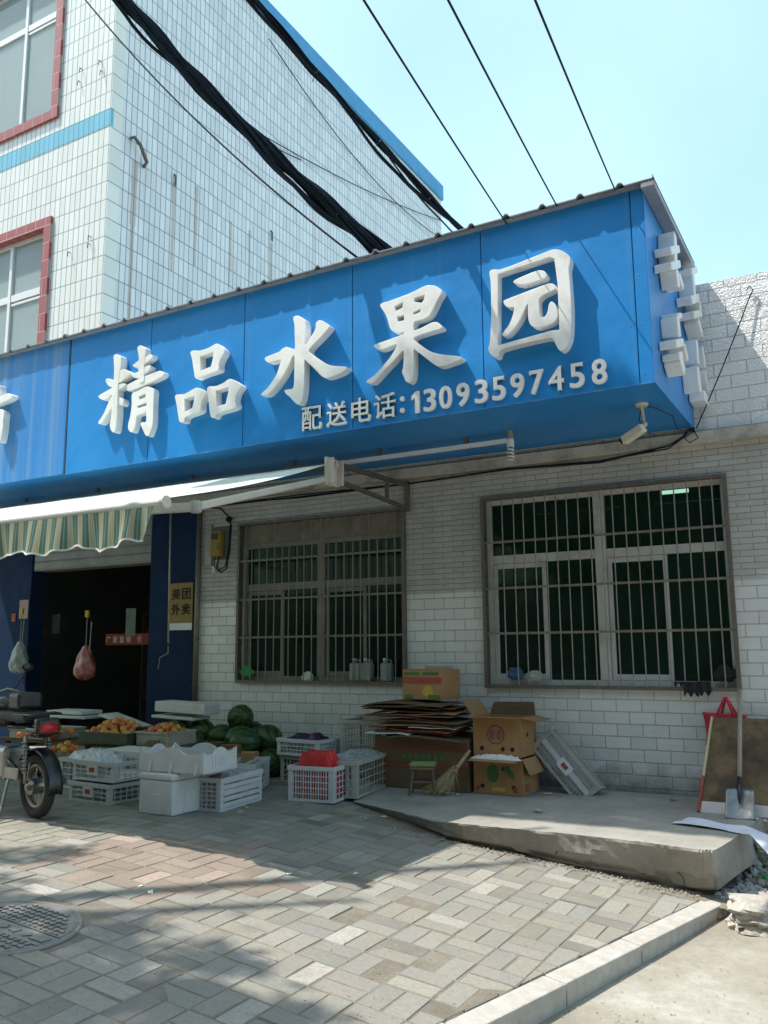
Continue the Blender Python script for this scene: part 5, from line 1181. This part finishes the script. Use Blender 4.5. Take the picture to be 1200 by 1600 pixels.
def chunk(label, c, d, seed, rz=0, amp=.12):
    r_ = random.Random(seed); mb = MB(); n_, m_ = 44, 26; vs = []
    for i in range(m_+1):
        ph = math.pi*i/m_
        for j in range(n_):
            th = 2*math.pi*j/n_; v = V((math.sin(ph)*math.cos(th), math.sin(ph)*math.sin(th), math.cos(ph)))
            e = 8.0; k_ = 1/((abs(v.x)**e+abs(v.y)**e+abs(v.z)**e)**(1/e)); v = v*k_
            q_ = v*2.6+V((seed, 0, 0)); f_ = 1+1.8*amp*mnz.noise(q_)+.9*amp*abs(mnz.noise(q_*3))+.5*amp*mnz.noise(q_*9); vs.append((v.x*d[0]/2*f_, v.y*d[1]/2*f_, v.z*d[2]/2*f_))
    mb.add(vs, [(i*n_+j, (i+1)*n_+j, (i+1)*n_+(j+1) % n_, i*n_+(j+1) % n_) for i in range(m_) for j in range(n_)])
    o = mb.build('concrete_chunk', m_rub, None); o.location = c; o.rotation_euler = (0, 0, rz); tag(o, label, 'rubble'); return o
p = AZ(1186, 1430, -.20); chunk('big broken slab of white rendered concrete at the right edge below the gravel', (p.x+.08, p.y, -.19), (.46, .36, .16), 5, .25, .15)
p = AZ(1192, 1326, -.02); chunk('small pale broken pot-like lump above the green netting', (p.x+.03, p.y, .0), (.14, .12, .09), 9)
for k, (px, py, s_) in enumerate(((1122, 1434, .05), (1092, 1402, .04), (950, 1498, .05), (1007, 1497, .035), (1165, 1395, .03), (868, 1298, .04), (985, 1371, .05), (1075, 1378, .035))):
    p = AZ(px, py, -.262) if py > 1420 else AG(px, py); mb = MB(); mb.ball((0, 0, 0), s_*.5, 7, 5, (1, .8, .6), jit=.2); o = mb.build('brick_crumb', mat('crumb_%d' % k, (.36, .20, .12) if k in (0, 1, 5) else (.34, .31, .27), .9), None); o.location = (p.x, p.y, p.z+s_*.15)
    tag(o, ['red brick crumb under the big broken slab', 'red brick crumb near the end of the kerb', 'grey mortar lump on the road beside the kerb', 'dark mortar crumb beside the grey lump on the road', 'pale crumb at the toe of the gravel', 'reddish crumb at the left foot of the platform front', 'tan crumb under the cracked platform front', 'grey crumb at the foot of the platform patch'][k], 'rubble')
gn = mat('green_netting', (.03, .30, .10), .5, .2, 9)
mb = MB()
for k in range(14):
    p = AZ(rs.uniform(1190, 1215), rs.uniform(1350, 1388), -.16); pts_ = [p+V((rs.gauss(0, .03), rs.gauss(0, .03), rs.uniform(0, .05))) for _ in range(5)]; mb.tube(pts_, .0045, 4)
tag(mb.build('green_netting', gn, None, loc=tuple(AZ(1195, 1370, -.16))), 'bright green plastic netting scrap on the rubble at the right edge', 'netting')
# fallen scraps
for k, (px, py, s_, c_, lab) in enumerate(((600, 1278, .045, (.62, .38, .16), 'curled orange peel on the paving in front of the platform'), (567, 1279, .03, (.6, .5, .35), 'small pale peel left of the orange peel'), (375, 1270, .05, (.62, .5, .28), 'yellowish peel at the foot of the louvred crate'), (384, 1263, .03, (.6, .42, .2), 'small orange scrap touching the louvred crate'), (220, 1387, .022, (.7, .7, .68), 'white crumb on the sunlit paving'), (235, 1396, .03, (.75, .75, .72), 'white chip near the crumb on the sunlit paving'), (452, 1367, .025, (.75, .75, .72), 'white chip at the edge of the awning shade'), (556, 1367, .022, (.72, .7, .66), 'white chip right of the awning shade corner'), (714, 1243, .03, (.7, .72, .72), 'bit of white paper beside the broom'), (855, 1241, .05, (.6, .58, .5), 'paper scrap below the tipped crate'), (1052, 1250, .05, (.65, .66, .66), 'white wad of paper by the wall base'), (840, 1267, .06, (.42, .36, .27), 'thin wood splinter on the platform'), (1190, 1283, .05, (.55, .55, .53), 'grey wad in front of the board strip'))):
    p = AG(px, py) if py > 1262 and px < 700 or px < 420 else AZ(px, py, PT)
    mb = MB(); ph = k*1.7; mb.grid(lambda u, v: ((u-.5)*s_*1.5, (v-.5)*s_, .006+.25*s_*math.sin(u*3+ph)*math.sin(v*3+ph)**2), 5, 4)
    o = mb.build('litter', mat('litter_%d' % k, c_, .8), None, smooth=True, solid=.002); o.location = p+V((0, 0, .004)); o.rotation_euler = (0, 0, k*1.1); tag(o, lab, 'litter')
# -- manhole cover
MHS = math.atan((gz(MHC.x-.3, 0)-gz(MHC.x+.3, 0))/.6)
t = thing('manhole_cover', 'round cast iron manhole cover with raised pattern set in the pavers', 'manhole cover', (MHC.x, MHC.y, gz(MHC.x, MHC.y)-.002), rot=(0, MHS, 0))
iron = mat('cast_iron_grey', (.20, .195, .18), .7, .2, 14, dirt=(.28, .25, .2), dirtamt=.5, bump=.4, bscale=60)
mb = MB(); mb.tube([(0, 0, -.03), (0, 0, .006)], MHR*.93, 48); mb.build('cover', iron, t)
mb = MB(); mb.torus((0, 0, .004), (0, 0, 1), MHR*.975, .016, 56, 6, .6); mb.torus((0, 0, .004), (0, 0, 1), MHR*.89, .010, 56, 6, .6); mb.build('frame_ring', iron, t)
mb = MB()
for i in range(-9, 10):
    for j in range(-9, 10):
        x, y = i*.042, j*.042
        if x*x+y*y > (MHR*.84)**2 or abs(y) < .075: continue
        mb.box((x, y, .009), (.026, .022, .010), Matrix.Rotation((i+j) % 2*.8, 3, 'Z'))
mb.box((0, .066, .009), (.70, .010, .008)); mb.box((0, -.066, .009), (.70, .010, .008)); mb.box((.28, 0, .009), (.10, .06, .008))
for k in range(5): mb.box((-.18+k*.09, 0, .009), (.05, .05, .008), Matrix.Rotation(k, 3, 'Z'))
mb.build('tread_pattern', iron, t)
mb = MB(); mb.tube([(0, 0, -.05), (0, 0, -.012)], MHR*1.14, 40); o = mb.build('manhole_surround', M['sand'], None, kind='structure'); o.location = (MHC.x, MHC.y, gz(MHC.x, MHC.y)+.004); o.rotation_euler = (0, MHS, 0)

# ================================================================ ON THE WALL AND IN THE WINDOWS
mt_ = AY(341, 850, 8.5)
t = thing('meter_box', 'yellow and grey electricity meter on a backing board beside the first window', 'meter', (mt_.x, D, mt_.z))
MB().b2((-.24, -.03, -.27), (-.13, 0, .27)).build('backing_board', M['steel_tube'], t); MB().b2((-.13, -.02, -.2), (.14, 0, .23)).build('back_plate', mat('grey_green_plate', (.12, .15, .12), .7), t)
MB().box((0, -.07, .0), (.17, .10, .34)).build('case', mat('yellow_case', (.26, .17, .025), .6, .2, 10), t, bevel=.02, seg=2)
MB().box((.0, -.125, .09), (.10, .012, .08)).build('dial', M['darkpl'], t); MB().box((.0, -.125, -.04), (.10, .012, .09)).build('terminal_cover', mat('olive_cover', (.2, .2, .04), .6), t); MB().box((-.06, -.05, -.33), (.03, .03, .09)).build('plug', M['paper'], t)
mb = MB(); mb.tube([(.05, -.08, -.16), (.02, -.09, -.30), (.09, -.09, -.38), (.17, -.08, -.33), (.20, -.06, -.1), (.21, -.05, .22), (.14, -.04, .36), (.0, -.03, .47), (-.2, -.02, .50)], .010, 6); mb.tube([(-.02, -.08, -.16), (-.03, -.09, -.28), (.05, -.1, -.36), (.15, -.08, -.30), (.19, -.06, .0), (.20, -.05, .28)], .008, 6); mb.ball((.17, -.05, .31), .04, 8, 6, (1.3, .8, 1)); mb.build('wire_loop', M['cable'], t, smooth=True)
pz = 3.42; t = thing('drain_pipe', 'thin rusty drain pipe running down beside the blue pilaster', 'pipe', (-7.62, D-.05, .17))
mb = MB(); mb.tube([(0, 0, .45), (0, 0, pz-.17)], .035, 10); mb.build('pipe', M['iron_dk'], t, smooth=True)
for z in (.9, 1.5, 2.1, 2.7): MB().torus((0, 0, z), (0, 0, 1), .038, .008, 14, 5).build('pipe_collar', M['iron'], t)
pq = [AY(266, 912, D-.03), AY(305, 916, D-.03), AY(303, 984, D-.03)]
t = thing('wall_poster', 'yellow poster with black characters stuck on the blue pilaster', 'poster', (pq[0].x, D-.024, pq[2].z)); wp = .40; hp_ = pq[0].z-pq[2].z
MB().b2((0, -.004, 0), (wp, 0, hp_)).build('sheet', mat('poster_yellow', (.27, .18, .05), .7, .1, 6), t); MB().b2((0.0, -.0065, .0), (wp, -.0045, .09)).build('torn_edge', M['paper'], t)
for ch, x, z in (('美', .11, .40), ('团', .29, .40), ('外', .11, .20), ('卖', .29, .20)):
    mb = MB(); put_text(mb, ch, .2, V((x, -.0045, z*hp_/.62)), XA, ZA, YN, .004, .002, .15, .15*hp_/.62); mb.build('character', M['black'], t)
a_, b_ = AY(265, 850, 8.4), AY(263, 1005, 8.4)
t = thing('hanging_rod', 'thin pale rod with a hooked end hanging before the blue pilaster', 'rod', (a_.x, 8.4, 3.4)); o_ = V((a_.x, 8.4, 3.4))
mb = MB(); mb.tube([(0, 0, 0), b_-o_], .012, 6); mb.tube([b_-o_+V((0, 0, -.03)), b_-o_+V((-.0, 0, -.13)), AY(250, 1027, 8.4)-o_, AY(247, 1045, 8.4)-o_], .006, 5); mb.build('shaft', mat('bare_rod', (.42, .38, .26), .5), t, smooth=True)
# jugs on the first window sill
jm = mat('milky_jug', (.42, .46, .44), .35, .06, 5, trans=.3)
jt = thing('plastic_jug', 'leftmost of three milky plastic jugs on the sill of the first window', 'jug', (-5.25, D+.02, 1.155), 0, 'milky jugs on the window sill')
mb = MB(); mb.b2((-.07, -.05, 0), (.07, .05, .21)); mb.build('body', jm, jt, bevel=.025, seg=3)
mb = MB(); mb.tube([(-.03, 0, .205), (-.03, 0, .245)], .018, 10); mb.build('neck', jm, jt)
mb = MB(); mb.tube([(-.03, 0, .24), (-.03, 0, .262)], .022, 10); mb.build('cap', M['paper'], jt)
mb = MB(); mb.tube([(.0, 0, .20), (.01, 0, .245), (.05, 0, .24), (.062, 0, .19)], .010, 6); mb.build('handle', jm, jt, smooth=True)
dup(jt, (-5.10, D+.03, 1.155), None, 'middle of three milky plastic jugs on the sill of the first window'); dup(jt, (-4.84, D+.02, 1.155), None, 'rightmost milky plastic jug on the sill of the first window')
for k, (px, py, s_, mm_, lab) in enumerate(((385, 1049, .09, gn, 'bright green rag caught in the lower left corner of the first grille'), (480, 1057, .07, M['paper'], 'pale rag on the sill of the first window'), (805, 1053, .08, mat('blue_rag', (.05, .12, .25), .7), 'blue rag on the sill of the second window'), (835, 1056, .07, mat('light_rag', (.45, .47, .45), .8), 'light crumpled bag beside the blue rag'), (577, 1062, .05, M['card_d'], 'small brown bundle tied below the jugs'), (1132, 1052, .09, M['black'], 'black crumpled bag stuffed in the lower right corner of the second grille'))):
    p = AY(px, py, D-.0); mb = MB(); mb.ball((0, 0, 0), s_, 14, 9, (1.1, .35, .75), jit=.3); o = mb.build('rag', mm_, None); o.location = p; tag(o, lab, 'rag')
for k, (px, w_, h_, lab) in enumerate(((1063, .10, .03, 'flat black rag along the bottom bar of the second grille'), (1080, .13, .12, 'left one of two black rags drooping from the second grille'), (1100, .12, .11, 'right one of two black rags drooping from the second grille'))):
    p = AY(px, 1070, D-.06); mb = MB(); ph = k*2.0; mb.grid(lambda u, v: ((u-.5)*w_, -.012-.012*math.sin(u*9+ph), .03-(h_+.02*math.sin(u*13+ph))*v), 14, 8); o = mb.build('black_rag', M['black'], None, smooth=True, solid=.012); o.location = p; tag(o, lab, 'rag')
# lit tube inside the second room
lp = AY(1055, 768, 10.4); em, nt, bb, L = newmat('lit_tube'); bb.inputs['Emission Color'].default_value = (.9, 1, .97, 1); bb.inputs['Emission Strength'].default_value = 5
t = thing('ceiling_tube_light', 'short lit fluorescent tube seen through the upper right pane', 'lamp', (lp.x, 10.4, lp.z)); MB().box((0, 0, 0), (.30, .04, .04)).build('tube', em, t); MB().box((0, 0, .06), (.46, .1, .03)).build('fitting', M['wframe'], t)
# shop doorway: hanging bags, notices, red banner
for k, (px, py, lab, mm_, w_) in enumerate(((30, 1027, 'bulging clear plastic bag hung from a cord at the left of the doorway', mat('greyish_bag', (.34, .38, .36), .3, .3, 9, trans=.3), .24), (133, 1035, 'white and red plastic bags hanging from the middle of the doorway', mat('reddish_bag', (.30, .05, .04), .4, .4, 6, dirt=(.5, .5, .5), dirtamt=.6), .26))):
    p = AY(px, py, 8.3); t = thing('hanging_bag', lab, 'bag', p); 
    def bagf(u, v):
        r_b = (.22+.78*math.sin(min(1, (1-v)*1.25)*math.pi*.5))*(1 if v > .12 else math.sqrt(max(0, v/.12))*.92+.08)
        wr = 1+.06*math.sin(u*38+v*6)+.05*math.sin(u*19-v*14)
        return (w_*.72*r_b*math.cos(2*math.pi*u)*wr, .10*r_b*math.sin(2*math.pi*u)*wr, -.23+.45*v+.012*math.sin(u*25))
    mb = MB(); mb.grid(bagf, 60, 20); mb.build('bag', mm_, t, smooth=True)
    mb = MB(); mb.tube([(0, 0, .17), (0, 0, .62)], .006, 5); mb.tube([(.04+.03*k, 0, -.05 if k else .15), (.06+.03*k, 0, .55)], .009, 5); mb.build('cord', M['steel_tube'], t)
    MB().box((.0, 0, .66), (.06, .03, .09)).build('hook_tag', M['yelink'], t)
rb = AY(165, 1000, 9.5); t = thing('red_banner', 'narrow dark red banner with pale characters inside the fruit shop', 'banner', (rb.x, 9.5, rb.z-.08))
MB().b2((0, 0, 0), (.95, .015, .17)).build('cloth', M['redink'], t); mb = MB()
for ch, x in (('广', .06), ('家', .21), ('直', .35), ('销', .49), ('价', .72)): put_text(mb, ch, .1, V((x, -.001, .035)), XA, ZA, YN, .001, .001, .1, .1)
mb.build('lettering', M['paper'], t)
for k, (px, py, w_, h_, mm_, lab) in enumerate(((38, 952, .20, .28, mat('pink_notice', (.36, .26, .22), .8), 'pink notice on the left side of the doorway'), (22, 965, .09, .12, M['redink'], 'small red notice left of the pink notice'), (88, 975, .18, .30, mat('grey_notice', (.25, .27, .24), .8), 'grey notice inside the doorway'), (70, 985, .1, .2, mat('rose_notice', (.3, .15, .12), .8), 'rose notice beside the grey notice'), (62, 962, .10, .12, M['paper'], 'small white tag above the rose notice'), (205, 972, .2, .4, mat('teal_chart', (.16, .2, .18), .8), 'pale chart hanging inside at the right of the doorway'))):
    p = AY(px, py, 8.53 if px < 50 else 9.2); o = MB().b2((-w_/2, 0, -h_/2), (w_/2, .006, h_/2)).build('notice', mm_, None, bevel=.001); o.location = p-V((0, .012, 0)); tag(o, lab, 'notice')
pt_ = mat('dark_brick_stain', (.10, .075, .055), .9, alpha=.6)

# ================================================================ MOTORCYCLE at the left edge
W0 = AG(56, 1279); WR = .262
t = thing('motorcycle', 'black motorcycle cut by the left edge, rear wheel and red tail light towards us', 'motorcycle', (W0.x, W0.y, gz(W0.x, W0.y)), math.radians(168))
# local: +x forward, wheel axis y
chrome = mat('dull_chrome', (.30, .30, .28), .38, .15, 8, metal=.9, dirt=(.2, .15, .1), dirtamt=.4); rub = mat('tyre_rubber', (.03, .03, .03), .85, .2, 20); blk = mat('gloss_black_paint', (.012, .016, .018), .22, .2, 3); gold = mat('tan_rim', (.30, .25, .17), .45, .15, 9, metal=.5)
def wheel(x):
    w = thing('wheel', '', ''); del w['label']; del w['category']; w.parent = t; w.location = (x, 0, WR); w.name = 'wheel'
    mb = MB(); mb.torus((0, 0, 0), (0, 1, 0), WR-.045, .045, 40, 10, 1.0); mb.build('tyre', rub, w, smooth=True)
    mb = MB(); mb.torus((0, 0, 0), (0, 1, 0), WR-.095, .020, 40, 8, 1.5); mb.build('rim', gold, w, smooth=True)
    mb = MB(); mb.tube([(0, -.07, 0), (0, .07, 0)], .065, 16); mb.tube([(0, -.10, 0), (0, .10, 0)], .03, 12)
    mb.build('hub', chrome, w)
    mb = MB()
    for k in range(10):
        a = 2*math.pi*k/10; mb.bar((.05*math.cos(a), .02*(-1)**k, .05*math.sin(a)), ((WR-.1)*math.cos(a+.2), 0, (WR-.1)*math.sin(a+.2)), .008)
    mb.build('spokes', chrome, w)
wheel(0); wheel(1.18)
mb = MB(); pts_ = [(WR+.03)*1.0]
mb.grid(lambda u, v: ((WR+.035)*math.cos(math.radians(-10+150*u)+math.pi-math.radians(130)), -.065+.13*v, WR+(WR+.035)*math.sin(math.radians(-10+150*u)+math.pi-math.radians(130))+.012*math.sin(v*math.pi)), 24, 6); f0 = mb.build('rear_fender', blk, t, smooth=True, solid=.005)
mb = MB(); mb.ball((-.13, 0, .74), .075, 16, 10, (.45, 1.15, .62)); mb.build('tail_light', mat('red_lens', (.50, .015, .02), .25, .1, 3), t, smooth=True)
mb = MB(); mb.box((-.10, 0, .75), (.08, .20, .14)); mb.box((.02, 0, .70), (.24, .15, .08)); mb.build('tail_fairing', blk, t, bevel=.02, seg=2)
mb = MB(); mb.tube([(-.12, -.11, .85), (-.20, -.0, .87), (-.12, .11, .85), (.25, .11, .84), (.25, -.11, .84), (-.12, -.11, .85)], .011, 8); mb.build('grab_rail', blk, t, smooth=True)
mb = MB(); mb.box((.32, 0, .82), (.52, .24, .09)); mb.build('seat', mat('seat_vinyl', (.02, .022, .024), .6), t, bevel=.035, seg=3)
mb = MB(); mb.box((.30, 0, .95), (.2, .22, .14)); mb.build('cargo_box', M['darkpl'], t, bevel=.03, seg=3)
mb = MB(); mb.tube([(.0, .07, WR), (.35, .09, .45), (.7, .05, .42)], .02, 8); mb.tube([(.0, -.07, WR), (.35, -.09, .45), (.7, -.05, .42)], .02, 8); mb.tube([(.2, 0, .74), (.55, 0, .72), (1.0, 0, .9), (1.18, 0, WR)], .025, 8); mb.build('frame', blk, t, smooth=True)
for sy in (-1, 1):
    mb = MB(); mb.tube([(.06, sy*.10, .68), (.02, sy*.10, WR+.03)], .016, 8); 
    for k in range(9): mb.torus((.055-.004*k, sy*.10, .62-.03*k), (.1, 0, 1), .026, .006, 12, 5)
    mb.build('shock_absorber', chrome, t, smooth=True)
mb = MB(); mb.tube([(.7, -.13, .30), (.3, -.14, .24), (-.12, -.15, .30)], [.02, .035, .04], 12); mb.build('exhaust', chrome, t, smooth=True)
mb = MB(); mb.box((.55, 0, .42), (.36, .24, .28)); mb.build('engine', chrome, t, bevel=.04, seg=2)
mb = MB(); mb.box((.42, .10, .35), (.55, .02, .10)); mb.build('chain_guard', chrome, t, bevel=.008)
mb = MB(); mb.ball((.68, 0, .84), .17, 16, 10, (1.3, .75, .8)); mb.build('fuel_tank', blk, t, smooth=True)
mb = MB(); mb.tube([(.92, -.34, .98), (.98, -.15, 1.03), (1.0, 0, .98), (.98, .15, 1.03), (.92, .34, .98)], .014, 8); mb.build('handlebar', chrome, t, smooth=True)
for sy in (-1, 1):
    mb = MB(); mb.tube([(-.06, sy*.08, .70), (-.09, sy*.20, .70)], .008, 6); mb.ball((-.10, sy*.22, .70), .035, 10, 8, (.8, 1, .8)); mb.build('turn_signal', mat('amber_lens', (.45, .14, .03), .3), t, smooth=True)
    mb = MB(); mb.tube([(.94, sy*.2, 1.03), (.9, sy*.28, 1.2)], .007, 6); mb.ball((.9, sy*.30, 1.23), .06, 12, 8, (.2, 1, .65)); mb.build('mirror', blk, t, smooth=True)
mb = MB(); mb.tube([(.28, .12, .30), (.12, .26, .03), (.10, .27, .008)], .013, 8); mb.box((.10, .27, .006), (.07, .05, .012)); mb.build('side_stand', chrome, t)
mb = MB(); mb.tube([(.0, .10, WR), (-.13, .12, WR+.05)], [.012, .018], 8); mb.tube([(.02, .09, WR+.02), (-.04, .10, WR+.2)], .006, 6); mb.build('brake_arm', chrome, t)

wd = mat('weed_leaf', (.07, .16, .035), .6, .3, 20, trans=.2)
pw = AZ(1196, 1372, -.2)
t = thing('weed', 'small green weed growing through the rubble at the right edge', 'weed', (pw.x+.04, pw.y, -.24))
mb = MB()
for k in range(60):
    a = rnd.uniform(0, 6.28); r_ = rnd.uniform(.01, .09); p = V((r_*math.cos(a), r_*math.sin(a), rnd.uniform(.05, .17))); d = V((math.cos(a), math.sin(a), rnd.uniform(-.2, .8))).normalized(); sd_ = d.cross(V((0, 0, 1))).normalized(); L_ = rnd.uniform(.02, .045)
    mb.add([p, p+d*L_*.5+sd_*L_*.25, p+d*L_, p+d*L_*.5-sd_*L_*.25], [(0, 1, 2, 3)])
mb.build('leaves', wd, t)
mb = MB()
for k in range(9):
    a = rnd.uniform(0, 6.28); mb.tube([(0, 0, 0), (.03*math.cos(a), .03*math.sin(a), .07), (.06*math.cos(a), .06*math.sin(a), .15)], .002, 4)
mb.build('stem', wd, t)
# dry leaves and grit strewn on the paving
gm = mat('grit', (.34, .31, .25), .95, .3, 30); mb = MB()
for k in range(700):
    px, py = rnd.uniform(0, 1100), rnd.uniform(1290, 1600); p = AG(px, py)
    if p.y > foot(p.x)-.02 or (p-K0).dot(KN) < .02: continue
    mb.ball((p.x, p.y, p.z+.006), rnd.uniform(.0015, .005), 5, 3, (1, .8, .6), jit=.2)
for k in range(500):
    p = V((rnd.uniform(-3.6, -1.2), 6.40+rnd.gauss(0, .05), 0)); mb.ball((p.x, p.y, gz(p.x, 0)+.014), rnd.uniform(.003, .010), 5, 3, (1, .8, .6), jit=.25)
for k in range(160):
    p = AZ(rnd.uniform(860, 1200), rnd.uniform(1430, 1600), -.258)
    if (p-K0).dot(KN) < -.15: mb.ball(p, rnd.uniform(.002, .006), 5, 3, (1, .8, .6), jit=.25)
mb.build('grit', gm, None, kind='stuff')
